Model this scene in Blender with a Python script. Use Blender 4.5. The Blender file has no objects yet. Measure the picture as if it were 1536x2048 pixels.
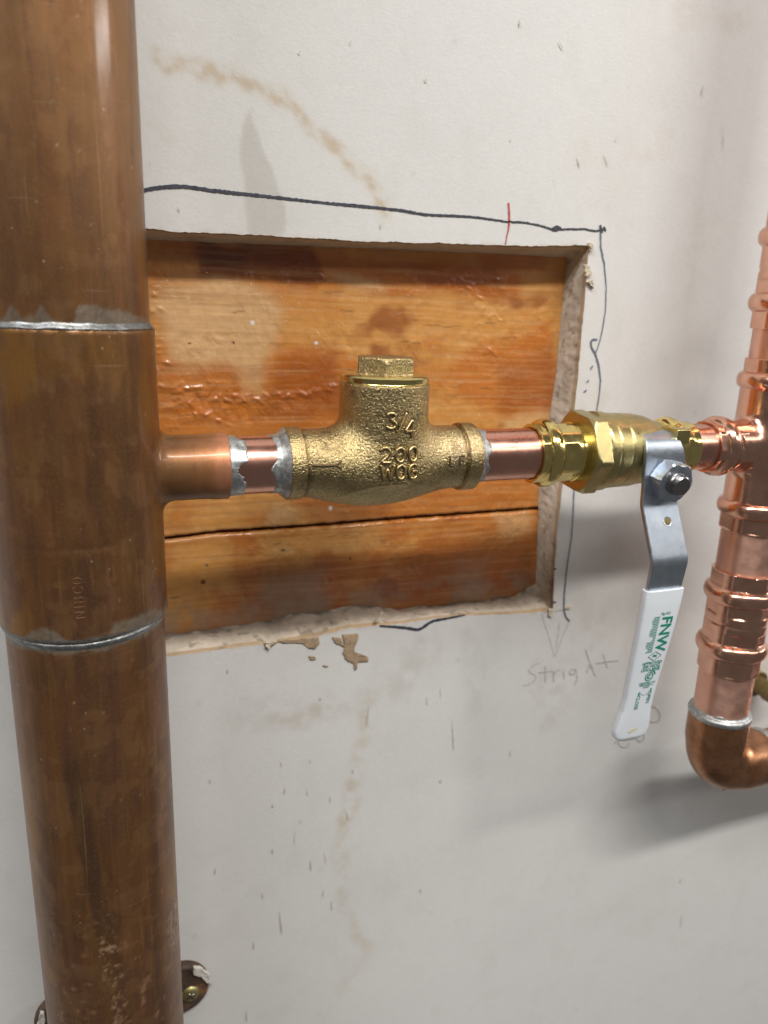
import bpy, math, random
import numpy as np
from mathutils import Matrix, Vector
random.seed(7); rng = np.random.default_rng(7)
SC = bpy.context.scene
COL = SC.collection
S = 0.001                                   # everything below is measured in millimetres
PI = math.pi

# ------------------------------------------------------------------ camera
CAM = np.array([10.2, -284.15, 61.12]); YAW, PITCH, ROLL = (math.radians(a) for a in (20.883, 15.385, 1.996)); FPX = 1500.0
fw = np.array([math.sin(YAW)*math.cos(PITCH), math.cos(YAW)*math.cos(PITCH), -math.sin(PITCH)])
r0_ = np.array([math.cos(YAW), -math.sin(YAW), 0]); u0_ = np.cross(r0_, fw)
RT = math.cos(ROLL)*r0_ + math.sin(ROLL)*u0_; UP = -math.sin(ROLL)*r0_ + math.cos(ROLL)*u0_
cd = bpy.data.cameras.new('camera'); cam = bpy.data.objects.new('camera', cd); COL.objects.link(cam)
cam.matrix_world = Matrix(((RT[0], UP[0], -fw[0], CAM[0]*S), (RT[1], UP[1], -fw[1], CAM[1]*S), (RT[2], UP[2], -fw[2], CAM[2]*S), (0, 0, 0, 1)))
cd.sensor_fit = 'VERTICAL'; cd.sensor_height = 36.0; cd.lens = FPX/2048*36.0
cd.clip_start = 0.01; cd.clip_end = 50
cd.dof.use_dof = True; cd.dof.focus_distance = 0.300; cd.dof.aperture_fstop = 11.0
SC.camera = cam

# ------------------------------------------------------------------ world, lamps, exposure
w = bpy.data.worlds.new('World'); SC.world = w; w.use_nodes = True
bg = w.node_tree.nodes['Background']; bg.inputs[0].default_value = (1.0, 0.99, 0.97, 1); bg.inputs[1].default_value = 0.11
def lamp(name, loc, target, sx, sy, power, col):
    l = bpy.data.lights.new(name, 'AREA'); l.shape = 'RECTANGLE'; l.size = sx; l.size_y = sy; l.energy = power; l.color = col
    o = bpy.data.objects.new(name, l); COL.objects.link(o); o.location = loc
    d = (Vector(target)-Vector(loc)).normalized()
    x = Vector((1, 0, 0)) if abs(d.x) < 0.8 else Vector((0, 1, 0))
    y = (-d).cross(x).normalized(); x = y.cross(-d).normalized(); z = -d
    m = Matrix((x, y, z)).transposed().to_4x4(); m.translation = Vector(loc); o.matrix_world = m
    return o
lamp('ceiling_strip_light', (0.30, -1.18, 1.45), (0.2, 0, 0), 1.30, 0.11, 34.5, (1.0, 0.98, 0.945))
lamp('ceiling_strip_light', (3.2, -0.75, 1.05), (0.1, 0, 0.1), 1.2, 0.12, 22.0, (1.0, 0.985, 0.96))
lamp('ceiling_strip_light', (1.9, -2.0, 1.5), (0.15, 0, 0), 1.4, 0.25, 12.0, (1.0, 0.985, 0.96))  # fill lamp added out of view, placed to brighten the lever
lamp('ceiling_strip_light', (-1.3, -1.0, 1.7), (0.1, 0, -0.1), 1.2, 0.3, 26.0, (0.97, 0.985, 1.0))  # overhead fill lamp added out of view to lift the wall
vs = SC.view_settings; vs.view_transform = 'Standard'; vs.look = 'None'; vs.exposure = 0.0; vs.gamma = 1.0; vs.use_curve_mapping = False
SC.render.engine = 'CYCLES'

# ------------------------------------------------------------------ helpers
def pt(x, y, Y):                            # point on the plane Y (mm) that lies at a measured spot of the photograph
    d = fw + (x-768)/FPX*RT + (1024-y)/FPX*UP
    t = (Y-CAM[1])/d[1]
    return CAM + t*d
def ptx(x, y, X):
    d = fw + (x-768)/FPX*RT + (1024-y)/FPX*UP
    t = (X-CAM[0])/d[0]
    return CAM + t*d
def pxz(lst, Y): return np.array([[pt(a, b, Y)[0], pt(a, b, Y)[2]] for a, b in lst])

def vnoise(p, scale, seed=0):               # value noise 0..1
    p = np.atleast_2d(np.asarray(p, float))*scale
    if p.shape[1] == 2: p = np.column_stack([p, np.full(len(p), seed*17.31)])
    i = np.floor(p).astype(np.int64); f = p-i; f = f*f*(3-2*f)
    out = np.zeros(len(p))
    for dx in (0, 1):
        for dy in (0, 1):
            for dz in (0, 1):
                h = ((i[:, 0]+dx)*73856093) ^ ((i[:, 1]+dy)*19349663) ^ ((i[:, 2]+dz)*83492791) ^ (seed*2654435761)
                h = (h ^ (h >> 13))*1274126177 & 0x7fffffff
                h = (h ^ (h >> 15)) & 0xffff
                wgt = (f[:, 0] if dx else 1-f[:, 0])*(f[:, 1] if dy else 1-f[:, 1])*(f[:, 2] if dz else 1-f[:, 2])
                out += wgt*h/65535.0
    return out
def fbm(p, scale, seed=0, octv=4):
    o = 0; a = 0.5; t = 0
    for k in range(octv):
        o = o + a*vnoise(p, scale*2**k, seed+k*7); t += a; a *= 0.5
    return o/t
def sstep(a, b, x):
    t = np.clip((x-a)/(b-a), 0, 1); return t*t*(3-2*t)
def dpoly(P, poly):                         # distance of 2-d points to a polyline
    best = np.full(len(P), 1e9); poly = np.asarray(poly, float)
    for a, b in zip(poly[:-1], poly[1:]):
        ab = b-a; t = np.clip(((P-a)@ab)/max(ab@ab, 1e-9), 0, 1)
        best = np.minimum(best, np.hypot(*(P-a-t[:, None]*ab).T))
    return best
def inside(P, poly):
    poly = np.asarray(poly); c = np.zeros(len(P), bool); j = len(poly)-1
    for i in range(len(poly)):
        a, b = poly[i], poly[j]
        if a[1] != b[1]:
            k = ((a[1] > P[:, 1]) != (b[1] > P[:, 1])) & (P[:, 0] < (b[0]-a[0])*(P[:, 1]-a[1])/(b[1]-a[1])+a[0]); c ^= k
        j = i
    return c
def resample(poly, step, closed=False):
    poly = np.asarray(poly, float)
    if closed: poly = np.vstack([poly, poly[:1]])
    s = np.r_[0, np.cumsum(np.linalg.norm(np.diff(poly, axis=0), axis=1))]
    n = max(2, int(s[-1]/step)+1); t = np.linspace(0, s[-1], n)
    return np.column_stack([np.interp(t, s, poly[:, k]) for k in range(poly.shape[1])])
def smooth_line(poly, step, n=2):
    q = resample(poly, step)
    for _ in range(n):
        q[1:-1] = (q[:-2]+2*q[1:-1]+q[2:])/4
    return q

def mesh(name, V, F, mat, parent=None, base=(0, 0, 0), attrs=None, smooth=True, angle=35):
    base = np.array(base, float)
    me = bpy.data.meshes.new(name)
    V = np.asarray(V, float)
    quads = np.asarray(F) if not isinstance(F, list) or (len(F) and all(len(f) == len(F[0]) for f in F)) else None
    loc = (V-base)*S
    if quads is not None and len(quads):
        k = quads.shape[1]; n = len(quads)
        me.vertices.add(len(V)); me.vertices.foreach_set('co', loc.astype(np.float32).ravel())
        me.loops.add(n*k); me.loops.foreach_set('vertex_index', quads.astype(np.int32).ravel())
        me.polygons.add(n); me.polygons.foreach_set('loop_start', np.arange(0, n*k, k, dtype=np.int32))
        me.polygons.foreach_set('loop_total', np.full(n, k, np.int32))
        me.update(calc_edges=True); me.validate()
    else:
        me.from_pydata([tuple(v) for v in loc], [], [tuple(int(i) for i in f) for f in F]); me.update()
    if smooth:
        me.polygons.foreach_set('use_smooth', np.ones(len(me.polygons), bool))
        if angle: me.set_sharp_from_angle(angle=math.radians(angle))
    for an, av in (attrs or {}).items():
        av = np.asarray(av, float)
        if av.ndim == 2:
            at = me.attributes.new(an, 'FLOAT_COLOR', 'POINT'); at.data.foreach_set('color', np.column_stack([av, np.ones(len(av))]).astype(np.float32).ravel())
        else:
            at = me.attributes.new(an, 'FLOAT', 'POINT'); at.data.foreach_set('value', av.astype(np.float32))
    me.materials.append(mat)
    o = bpy.data.objects.new(name, me); COL.objects.link(o)
    if parent is not None:
        o.parent = parent
    else:
        o.location = base*S
    return o
def thing(name, label, cat, loc, group=None):
    o = bpy.data.objects.new(name, None); COL.objects.link(o); o.location = np.array(loc)*S; o.empty_display_size = 0.02
    tag(o, label, cat, group); o['base'] = [float(v) for v in loc]
    return o
def tag(o, label, cat, group=None):
    o['label'] = label; o['category'] = cat
    if group: o['group'] = group
def part(name, VF, mat, root, **kw):
    return mesh(name, VF[0], VF[1], mat, parent=root, base=root['base'] if 'base' in root else root.parent['base'], **kw)

def merge(*vfs):
    V = []; F = []; n = 0
    for v, f in vfs:
        V.append(np.asarray(v, float)); F += [[i+n for i in q] for q in np.asarray(f).tolist()] if not isinstance(f, list) else [[i+n for i in q] for q in f]; n += len(v)
    return np.vstack(V), F
AX = {'X': (np.array([1., 0, 0]), np.array([0, -1., 0]), np.array([0, 0, 1.])),
      'Z': (np.array([0, 0, 1.]), np.array([0, -1., 0]), np.array([1., 0, 0])),
      'Y': (np.array([0, -1., 0]), np.array([1., 0, 0]), np.array([0, 0, 1.]))}
def grid_faces(nr, nc, wrap=True):
    i = np.arange(nr-1)[:, None]; j = np.arange(nc if wrap else nc-1)[None, :]; k = (j+1) % nc if wrap else j+1
    return np.stack([i*nc+j, i*nc+k, (i+1)*nc+k, (i+1)*nc+j], -1).reshape(-1, 4)
def lathe(prof, axis, base, n=96, rmod=None):
    a, e1, e2 = AX[axis] if isinstance(axis, str) else axis
    prof = np.asarray(prof, float); th = np.arange(n)/n*2*PI
    T = np.repeat(prof[:, 0], n); R = np.repeat(prof[:, 1], n); TH = np.tile(th, len(prof))
    if rmod is not None: R, T = rmod(TH, T, R)
    V = np.asarray(base, float)+T[:, None]*a+(R*np.cos(TH))[:, None]*e1+(R*np.sin(TH))[:, None]*e2
    return V, grid_faces(len(prof), n)
def rprof(fn, t0, t1, step, wall=1.6, open0=True, open1=True):     # outer profile with lips turned inwards
    n = max(3, int((t1-t0)/step)+1); t = np.linspace(t0, t1, n)
    r = np.array([fn(x) for x in t]); p = [(a, b) for a, b in zip(t, r)]
    b = 0.25
    p[0] = (t0+b, p[0][1]); p[-1] = (t1-b, p[-1][1])
    if open0: p = [(t0+3, r[0]-wall), (t0, r[0]-wall), (t0, r[0]-b)] + p
    if open1: p = p + [(t1, r[-1]-b), (t1, r[-1]-wall), (t1-3, r[-1]-wall)]
    return p
def sweep(path, rad, n=8, up=(0, -1, 0), flat=1.0, cap=True):     # tube along a 3-d path; flat<1 squashes along 'up'
    path = np.asarray(path, float); m = len(path)
    rad = np.full(m, rad) if np.isscalar(rad) else np.asarray(rad)
    T = np.gradient(path, axis=0); T /= np.linalg.norm(T, axis=1)[:, None]+1e-9
    up = np.asarray(up, float); U = np.tile(up, (m, 1)) if up.ndim == 1 else up
    B = np.cross(T, U); B /= np.linalg.norm(B, axis=1)[:, None]+1e-9; N = np.cross(B, T)
    th = np.arange(n)/n*2*PI
    V = path[:, None, :]+rad[:, None, None]*(np.cos(th)[None, :, None]*B[:, None, :]+flat*np.sin(th)[None, :, None]*N[:, None, :])
    V = V.reshape(-1, 3); F = grid_faces(m, n).tolist()
    if cap:
        V = np.vstack([V, path[0]-T[0]*rad[0]*0.6, path[-1]+T[-1]*rad[-1]*0.6])
        a = len(V)-2; b = len(V)-1
        F += [[(j+1) % n, j, a] for j in range(n)]+[[(m-1)*n+j, (m-1)*n+(j+1) % n, b] for j in range(n)]
    return V, F
def ribbon(poly, width, Y, seed=0, rough=0.25):
    q = smooth_line(poly, 0.5, 3); m = len(q)
    wd = np.interp(np.linspace(0, 1, m), np.linspace(0, 1, len(width)), width) if not np.isscalar(width) else np.full(m, width)
    wd = wd*(1-rough+2*rough*vnoise(np.column_stack([np.arange(m)*0.6, np.zeros(m)]), 0.9, seed))
    T = np.gradient(q, axis=0); T /= np.linalg.norm(T, axis=1)[:, None]+1e-9; N = np.column_stack([-T[:, 1], T[:, 0]])
    e = (vnoise(np.column_stack([np.arange(m)*0.8, np.ones(m)]), 0.8, seed+3)-0.5)*0.25
    A = q+N*(wd/2+e)[:, None]; B = q-N*(wd/2-e)[:, None]
    V = np.zeros((2*m, 3)); V[0::2, 0] = A[:, 0]; V[0::2, 2] = A[:, 1]; V[1::2, 0] = B[:, 0]; V[1::2, 2] = B[:, 1]; V[:, 1] = Y
    return V, [[2*i, 2*i+2, 2*i+3, 2*i+1] for i in range(m-1)]

# signed distance modelling: cast bodies with real fillets
def smin(a, b, k):
    h = np.clip(0.5+0.5*(b-a)/k, 0, 1); return b*(1-h)+a*h-k*h*(1-h)
def smax(a, b, k): return -smin(-a, -b, k)
def cyl(P, axis, c, r, t0, t1, k=0.4):
    P = P-np.asarray(c, float)
    if axis == 'X': d = np.hypot(P[:, 1], P[:, 2])-r; t = P[:, 0]
    elif axis == 'Z': d = np.hypot(P[:, 0], P[:, 1])-r; t = P[:, 2]
    else: d = np.hypot(P[:, 0], P[:, 2])-r; t = P[:, 1]
    return smax(d, smax(t0-t, t-t1, 0.01), k)
def ell(P, c, r):
    q = (P-np.asarray(c, float)); r = np.asarray(r, float)
    k0 = np.linalg.norm(q/r, axis=1); k1 = np.linalg.norm(q/r**2, axis=1)
    return k0*(k0-1)/np.maximum(k1, 1e-9)
def hexp(P, axis, c, ap, t0, t1, rot=0, k=0.5, n=6):
    P = P-np.asarray(c, float)
    if axis == 'X': a, b, t = P[:, 1], P[:, 2], P[:, 0]
    elif axis == 'Z': a, b, t = P[:, 0], P[:, 1], P[:, 2]
    else: a, b, t = P[:, 0], P[:, 2], P[:, 1]
    d = None
    for i in range(n):
        an = rot+i*2*PI/n; e = a*math.cos(an)+b*math.sin(an)-ap
        d = e if d is None else smax(d, e, k)
    return smax(d, smax(t0-t, t-t1, 0.01), k)
def nets(f, lo, hi, h):
    lo = np.asarray(lo, float); hi = np.asarray(hi, float); N = np.ceil((hi-lo)/h).astype(int)+1
    ax = [lo[k]+h*np.arange(N[k]) for k in range(3)]
    G = np.stack(np.meshgrid(*ax, indexing='ij'), -1).reshape(-1, 3)
    D = f(G).reshape(N); neg = D < 0
    acc = np.zeros(tuple(N-1)+(3,)); cnt = np.zeros(tuple(N-1))
    edges = []
    for k in range(3):
        sl0 = [slice(None)]*3; sl1 = [slice(None)]*3; sl0[k] = slice(0, -1); sl1[k] = slice(1, None)
        a = D[tuple(sl0)]; b = D[tuple(sl1)]
        idx = np.argwhere((a < 0) != (b < 0)); av = a[tuple(idx.T)]; bv = b[tuple(idx.T)]
        t = av/(av-bv); p = idx.astype(float); p[:, k] += t
        edges.append((k, idx, av < 0))
        u, v = [q for q in range(3) if q != k]
        for du in (0, 1):
            for dv in (0, 1):
                c = idx.copy(); c[:, u] -= du; c[:, v] -= dv
                ok = np.all((c >= 0) & (c < N-1), axis=1)
                np.add.at(acc, tuple(c[ok].T), p[ok]); np.add.at(cnt, tuple(c[ok].T), 1)
    act = cnt > 0; ids = np.full(act.shape, -1); ids[act] = np.arange(act.sum())
    V = lo+h*acc[act]/cnt[act][:, None]
    F = []
    for k, idx, sgn in edges:
        u, v = [(1, 2), (2, 0), (0, 1)][k]
        ok = (idx[:, u] > 0) & (idx[:, v] > 0) & (idx[:, u] < N[u]-1) & (idx[:, v] < N[v]-1)
        idx = idx[ok]; sgn = sgn[ok]
        def cid(du, dv):
            c = idx.copy(); c[:, u] -= du; c[:, v] -= dv; return ids[tuple(c.T)]
        q = np.stack([cid(1, 1), cid(0, 1), cid(0, 0), cid(1, 0)], 1)
        q[~sgn] = q[~sgn][:, ::-1]; F.append(q)
    F = np.vstack(F)
    for _ in range(3):
        e = 0.02; d = f(V)
        g = np.stack([(f(V+np.eye(3)[k]*e)-f(V-np.eye(3)[k]*e))/(2*e) for k in range(3)], 1)
        st = -(d/np.maximum((g*g).sum(1), 0.2))[:, None]*g
        l = np.linalg.norm(st, axis=1); st *= np.minimum(1, 0.4*h/np.maximum(l, 1e-9))[:, None]
        V = V+st
    return V, F
def drape(f, xz, off=0.0, y0=-45):          # drop points from the front on to a body given by its distance field
    P = np.column_stack([xz[:, 0], np.full(len(xz), y0), xz[:, 1]]).astype(float)
    for _ in range(80):
        P[:, 1] += np.clip(f(P)*0.8, -3, 3)
    P[:, 1] -= off
    return P

# ------------------------------------------------------------------ materials
class NT:
    def __init__(s, name):
        s.m = bpy.data.materials.new(name); s.m.use_nodes = True; s.t = s.m.node_tree
        s.b = s.t.nodes['Principled BSDF']
        s.tc = s.t.nodes.new('ShaderNodeTexCoord')
    def n(s, typ, **kw):
        o = s.t.nodes.new('ShaderNode'+typ)
        for k, v in kw.items(): setattr(o, k, v)
        return o
    def l(s, a, b): s.t.links.new(a, b)
    def set(s, **kw):
        for k, v in kw.items(): s.b.inputs[k.replace('_', ' ')].default_value = v
    def coord(s, scale=(1, 1, 1), rot=(0, 0, 0)):
        mp = s.n('Mapping'); mp.inputs['Scale'].default_value = scale; mp.inputs['Rotation'].default_value = rot
        s.l(s.tc.outputs['Object'], mp.inputs['Vector']); return mp.outputs[0]
    def noise(s, scale, detail=3, rough=0.55, vec=None, dist=0):
        o = s.n('TexNoise'); o.inputs['Scale'].default_value = scale; o.inputs['Detail'].default_value = detail; o.inputs['Roughness'].default_value = rough; o.inputs['Distortion'].default_value = dist
        s.l(vec if vec is not None else s.tc.outputs['Object'], o.inputs['Vector']); return o.outputs[0]
    def ramp(s, src, pts):
        r = s.n('ValToRGB'); e = r.color_ramp.elements
        while len(e) < len(pts): e.new(0.5)
        for k, (p, c) in zip(e, pts):
            k.position = p; k.color = tuple(c)+(1,) if not np.isscalar(c) else (c, c, c, 1)
        s.l(src, r.inputs[0]); return r.outputs[0]
    def mix(s, fac, a, b, mode='MIX'):
        o = s.n('Mix', data_type='RGBA', blend_type=mode)
        for sock, val in ((o.inputs[0], fac), (o.inputs[6], a), (o.inputs[7], b)):
            if hasattr(val, 'is_linked') or hasattr(val, 'links'): s.l(val, sock)
            elif np.isscalar(val): sock.default_value = val
            else: sock.default_value = tuple(val)+(1,)
        return o.outputs[2]
    def math(s, op, a, b=0.0):
        o = s.n('Math', operation=op)
        for sock, val in ((o.inputs[0], a), (o.inputs[1], b)):
            if np.isscalar(val): sock.default_value = val
            else: s.l(val, sock)
        return o.outputs[0]
    def attr(s, name, col=True):
        o = s.n('Attribute'); o.attribute_name = name; return o.outputs['Color'] if col else o.outputs['Fac']
    def bump(s, h, strength, dist, prev=None):
        o = s.n('Bump'); o.inputs['Strength'].default_value = strength; o.inputs['Distance'].default_value = dist
        s.l(h, o.inputs['Height'])
        if prev is not None: s.l(prev, o.inputs['Normal'])
        return o.outputs[0]
    def nrm(s, x): s.l(x, s.b.inputs['Normal'])
    def col(s, x): s.l(x, s.b.inputs['Base Color'])
    def rough(s, x): s.l(x, s.b.inputs['Roughness'])

def m_wall():
    m = NT('drywall_paper'); m.set(Specular_IOR_Level=0.25)
    f = m.noise(900, 3, 0.6); c = m.mix(m.math('MULTIPLY', m.ramp(f, [(0.35, 0), (0.7, 1)]), 0.10), m.attr('Col'), (0.40, 0.38, 0.35)); m.col(c)
    wet = m.attr('Wet', False)
    m.rough(m.math('SUBTRACT', 0.72, m.math('MULTIPLY', wet, 0.42)))
    fib = m.noise(420, 3, 0.6, m.coord((1, 1, 1.8), (0, 0.5, 0)))
    b1 = m.bump(fib, 0.20, 0.0004)
    m.nrm(m.bump(m.noise(1600, 2, 0.6), 0.22, 0.0002, b1)); return m.m
def m_gypsum():
    m = NT('cut_gypsum'); m.set(Roughness=0.9, Specular_IOR_Level=0.15)
    m.col(m.mix(m.ramp(m.noise(260, 4, 0.6), [(0.4, 0), (0.75, 0.35)]), m.attr('Col'), (0.40, 0.32, 0.23)))
    m.nrm(m.bump(m.noise(700, 3, 0.6), 0.30, 0.0004)); return m.m
def m_wood():
    m = NT('stained_pine'); m.col(m.attr('Col')); wet = m.attr('Wet', False)
    m.rough(m.math('SUBTRACT', 0.50, m.math('MULTIPLY', wet, 0.20))); m.set(Specular_IOR_Level=0.5)
    m.l(m.math('MULTIPLY', wet, 0.75), m.b.inputs['Coat Weight']); m.set(Coat_Roughness=0.10)
    gr = m.noise(500, 3, 0.6, m.coord((0.08, 1, 1.0)))
    b0 = m.bump(gr, 0.25, 0.0004)
    lump = m.math('MULTIPLY', m.ramp(m.noise(150, 2, 0.5, None, 0.3), [(0.42, 0), (0.75, 1)]), m.attr('Lump', False))
    b1 = m.bump(lump, 0.45, 0.0022, b0)
    b2 = m.bump(m.math('MULTIPLY', m.ramp(m.noise(520, 2, 0.5), [(0.60, 0), (0.74, 1)]), wet), 0.8, 0.0012, b1)
    b2 = m.bump(m.math('MULTIPLY', m.ramp(m.noise(300, 3, 0.6, None, 0.5), [(0.50, 0), (0.70, 1)]), m.ramp(m.attr('Lump', False), [(0.3, 0.12), (0.9, 1)])), 1.0, 0.0034, b2)
    m.nrm(b1); m.l(b2, m.b.inputs['Coat Normal']); return m.m
def m_patina():
    m = NT('aged_copper'); dust = m.attr('Dust', False)
    c = m.mix(1.0, m.attr('Col'), (0.92, 0.74, 0.56), 'MULTIPLY')
    st = m.noise(160, 5, 0.6, m.coord((1, 1, 0.06)))
    c = m.mix(m.ramp(st, [(0.3, 0.40), (0.75, 0)]), c, (0.070, 0.038, 0.020))
    mo = m.noise(210, 6, 0.68, m.coord((1, 1, 0.2)), 0.4)
    c = m.mix(m.ramp(mo, [(0.50, 0), (0.66, 0.32)]), c, (0.215, 0.115, 0.034)); c = m.mix(m.ramp(mo, [(0.34, 0.36), (0.47, 0)]), c, (0.085, 0.042, 0.026))
    sr = m.noise(900, 2, 0.5, m.coord((1, 1, 0.018))); c = m.mix(m.ramp(sr, [(0.66, 0), (0.74, 0.32)]), c, (0.34, 0.22, 0.14))
    hs = m.noise(700, 2, 0.5, m.coord((0.06, 0.06, 1), (0.06, 0, 0))); c = m.mix(m.ramp(hs, [(0.70, 0), (0.76, 0.25)]), c, (0.36, 0.24, 0.16))
    vo = m.n('TexVoronoi'); vo.inputs['Scale'].default_value = 210; m.l(m.tc.outputs['Object'], vo.inputs['Vector'])
    gate = m.ramp(m.noise(55, 3, 0.6), [(0.50, 0), (0.60, 1)])
    c = m.mix(m.math('MULTIPLY', m.ramp(vo.outputs['Distance'], [(0.05, 0.5), (0.10, 0)]), gate), c, (0.55, 0.47, 0.38))
    fn = m.noise(1100, 3, 0.7); c = m.mix(m.ramp(fn, [(0.5, 0), (0.85, 0.25)]), c, (0.34, 0.22, 0.13)); m.col(c)
    m.l(m.math('SUBTRACT', 0.62, m.math('MULTIPLY', dust, 0.6)), m.b.inputs['Metallic'])
    m.rough(m.math('ADD', m.ramp(m.noise(60, 4, 0.6), [(0.3, 0.42), (0.7, 0.54)]), m.math('MULTIPLY', dust, 0.4)))
    m.set(Coat_Weight=0.30, Coat_Roughness=0.15)
    b = m.bump(m.noise(1400, 2, 0.6), 0.08, 0.0002)
    b = m.bump(m.noise(420, 3, 0.6, m.coord((1, 1, 0.05))), 0.06, 0.0002, b)
    cb = m.bump(m.noise(25, 2, 0.5), 0.06, 0.002); b = m.bump(m.noise(25, 2, 0.5), 0.06, 0.002, b); m.nrm(b); m.l(cb, m.b.inputs['Coat Normal']); return m.m
def m_elbow():
    m = NT('tarnished_copper'); m.set(Metallic=0.9)
    c = m.ramp(m.noise(70, 5, 0.6, None, 0.4), [(0.25, (0.18, 0.08, 0.038)), (0.5, (0.36, 0.17, 0.085)), (0.72, (0.50, 0.25, 0.135))])
    c = m.mix(m.ramp(m.noise(500, 3), [(0.5, 0), (0.8, 0.5)]), c, (0.12, 0.06, 0.03)); m.col(c)
    m.rough(m.ramp(m.noise(120, 4), [(0.3, 0.24), (0.7, 0.40)]))
    m.nrm(m.bump(m.noise(900, 2), 0.10, 0.0002)); return m.m
def m_copper(name, axis, base, tint, r0, r1, br=0.16):
    m = NT(name); m.set(Metallic=1.0)
    sc = {'X': (1, 0.05, 0.05), 'Z': (0.05, 0.05, 1)}[axis]
    ln = m.noise(1600, 4, 0.65, m.coord(sc))
    c = m.mix(m.ramp(m.noise(50, 4, 0.6, None, 0.3), [(0.35, 0), (0.72, 0.65)]), base, tint)
    c = m.mix(m.ramp(ln, [(0.55, 0), (0.75, 0.28)]), c, tuple(min(1, v*1.25) for v in base)); m.col(c)
    m.rough(m.math('ADD', m.ramp(m.noise(140, 4), [(0.3, r0), (0.7, r1)]), m.math('MULTIPLY', ln, 0.08)))
    tg = m.n('Tangent'); tg.direction_type = 'RADIAL'; tg.axis = axis; m.l(tg.outputs[0], m.b.inputs['Tangent']); m.set(Anisotropic=0.7, Anisotropic_Rotation=0.25)
    b = m.bump(ln, br, 0.00025); m.nrm(m.bump(m.noise(300, 2), 0.08, 0.0005, b)); return m.m
def m_press():
    m = NT('polished_copper'); m.set(Metallic=1.0)
    m.col(m.mix(m.ramp(m.noise(90, 4, 0.6, None, 0.5), [(0.35, 0), (0.75, 0.7)]), (0.85, 0.49, 0.36), (0.62, 0.31, 0.20)))
    m.rough(m.ramp(m.noise(250, 4), [(0.3, 0.15), (0.75, 0.28)]))
    m.nrm(m.bump(m.noise(1200, 2), 0.05, 0.0002, m.bump(m.noise(110, 2), 0.05, 0.0010))); return m.m
def m_solder(k=1.0):
    m = NT('solder'); m.set(Metallic=0.85)
    m.col(m.ramp(m.noise(420, 4, 0.65), [(0.3, (0.15*k, 0.15*k, 0.145*k)), (0.55, (0.27*k, 0.275*k, 0.27*k)), (0.78, (0.46*k, 0.46*k, 0.45*k))]))
    m.rough(m.ramp(m.noise(500, 4), [(0.3, 0.26), (0.7, 0.55)]))
    m.nrm(m.bump(m.noise(450, 3, 0.6), 0.30, 0.0005)); return m.m
def m_bronze(name='cast_bronze', k=1.0, br=1.0):
    m = NT(name); m.set(Metallic=1.0)
    g = m.noise(1200, 4, 0.6)
    sc = lambda c: tuple(v*k for v in c)
    c = m.ramp(m.noise(45, 4, 0.6), [(0.3, sc((0.40, 0.30, 0.15))), (0.55, sc((0.53, 0.41, 0.20))), (0.75, sc((0.52, 0.385, 0.245)))])
    c = m.mix(m.ramp(g, [(0.34, 0.6), (0.44, 0)]), c, sc((0.17, 0.115, 0.05)))
    c = m.mix(m.ramp(m.noise(150, 4), [(0.60, 0), (0.78, 0.4)]), c, sc((0.24, 0.165, 0.08)))
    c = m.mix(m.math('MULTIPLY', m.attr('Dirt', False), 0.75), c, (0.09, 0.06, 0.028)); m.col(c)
    m.rough(m.ramp(m.noise(700, 3), [(0.3, 0.23), (0.7, 0.38)]))
    v = m.n('TexVoronoi'); v.inputs['Scale'].default_value = 1300; m.l(m.tc.outputs['Object'], v.inputs['Vector'])
    b = m.bump(v.outputs['Distance'], 0.35*br, 0.0004)
    m.nrm(m.bump(g, 0.58*br, 0.0008, b)); return m.m
def m_brass(name, base, r0, r1, cast):
    m = NT(name); m.set(Metallic=1.0)
    m.col(m.mix(m.ramp(m.noise(120, 4), [(0.35, 0), (0.75, 0.6)]), base, tuple(v*0.72 for v in base)))
    m.rough(m.ramp(m.noise(300, 4), [(0.3, r0), (0.7, r1)]))
    m.nrm(m.bump(m.noise(1300 if cast else 500, 3, 0.6), 0.28 if cast else 0.05, 0.0004)); return m.m
def m_zinc():
    m = NT('zinc_plated_steel'); m.set(Metallic=1.0)
    m.col(m.ramp(m.noise(200, 3, 0.5), [(0.3, (0.42, 0.47, 0.54)), (0.7, (0.54, 0.58, 0.63))]))
    m.rough(m.ramp(m.noise(900, 4, 0.6), [(0.3, 0.30), (0.7, 0.42)]))
    m.nrm(m.bump(m.noise(2200, 2), 0.12, 0.0002)); return m.m
def m_plain(name, c, rough, metal=0.0, noise=(300, 0.3), bump=0.0, var=0.75, spec=0.5):
    m = NT(name); m.set(Metallic=metal, Specular_IOR_Level=spec)
    m.col(m.mix(m.ramp(m.noise(noise[0], 4, 0.6), [(0.35, 0), (0.75, noise[1])]), c, tuple(v*var for v in c)))
    m.rough(m.ramp(m.noise(noise[0]*0.7, 3), [(0.3, rough*0.85), (0.7, min(1, rough*1.15))]))
    if bump: m.nrm(m.bump(m.noise(noise[0]*2.2, 3), bump, 0.0005))
    return m.m
def m_rust():
    m = NT('rusty_plate'); m.set(Metallic=0.2, Roughness=0.7)
    m.col(m.ramp(m.noise(160, 5, 0.65), [(0.3, (0.045, 0.03, 0.025)), (0.55, (0.10, 0.06, 0.04)), (0.7, (0.28, 0.12, 0.05)), (0.8, (0.45, 0.36, 0.28))]))
    m.nrm(m.bump(m.noise(500, 4), 0.5, 0.0008)); return m.m
WALL, GYP, WOOD, PATINA, ELBOW = m_wall(), m_gypsum(), m_wood(), m_patina(), m_elbow()
CUX = m_copper('sanded_copper', 'X', (0.80, 0.43, 0.33), (0.62, 0.30, 0.21), 0.20, 0.32)
CUZ = m_copper('sanded_copper_riser', 'Z', (0.85, 0.49, 0.37), (0.66, 0.34, 0.23), 0.30, 0.42)
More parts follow.
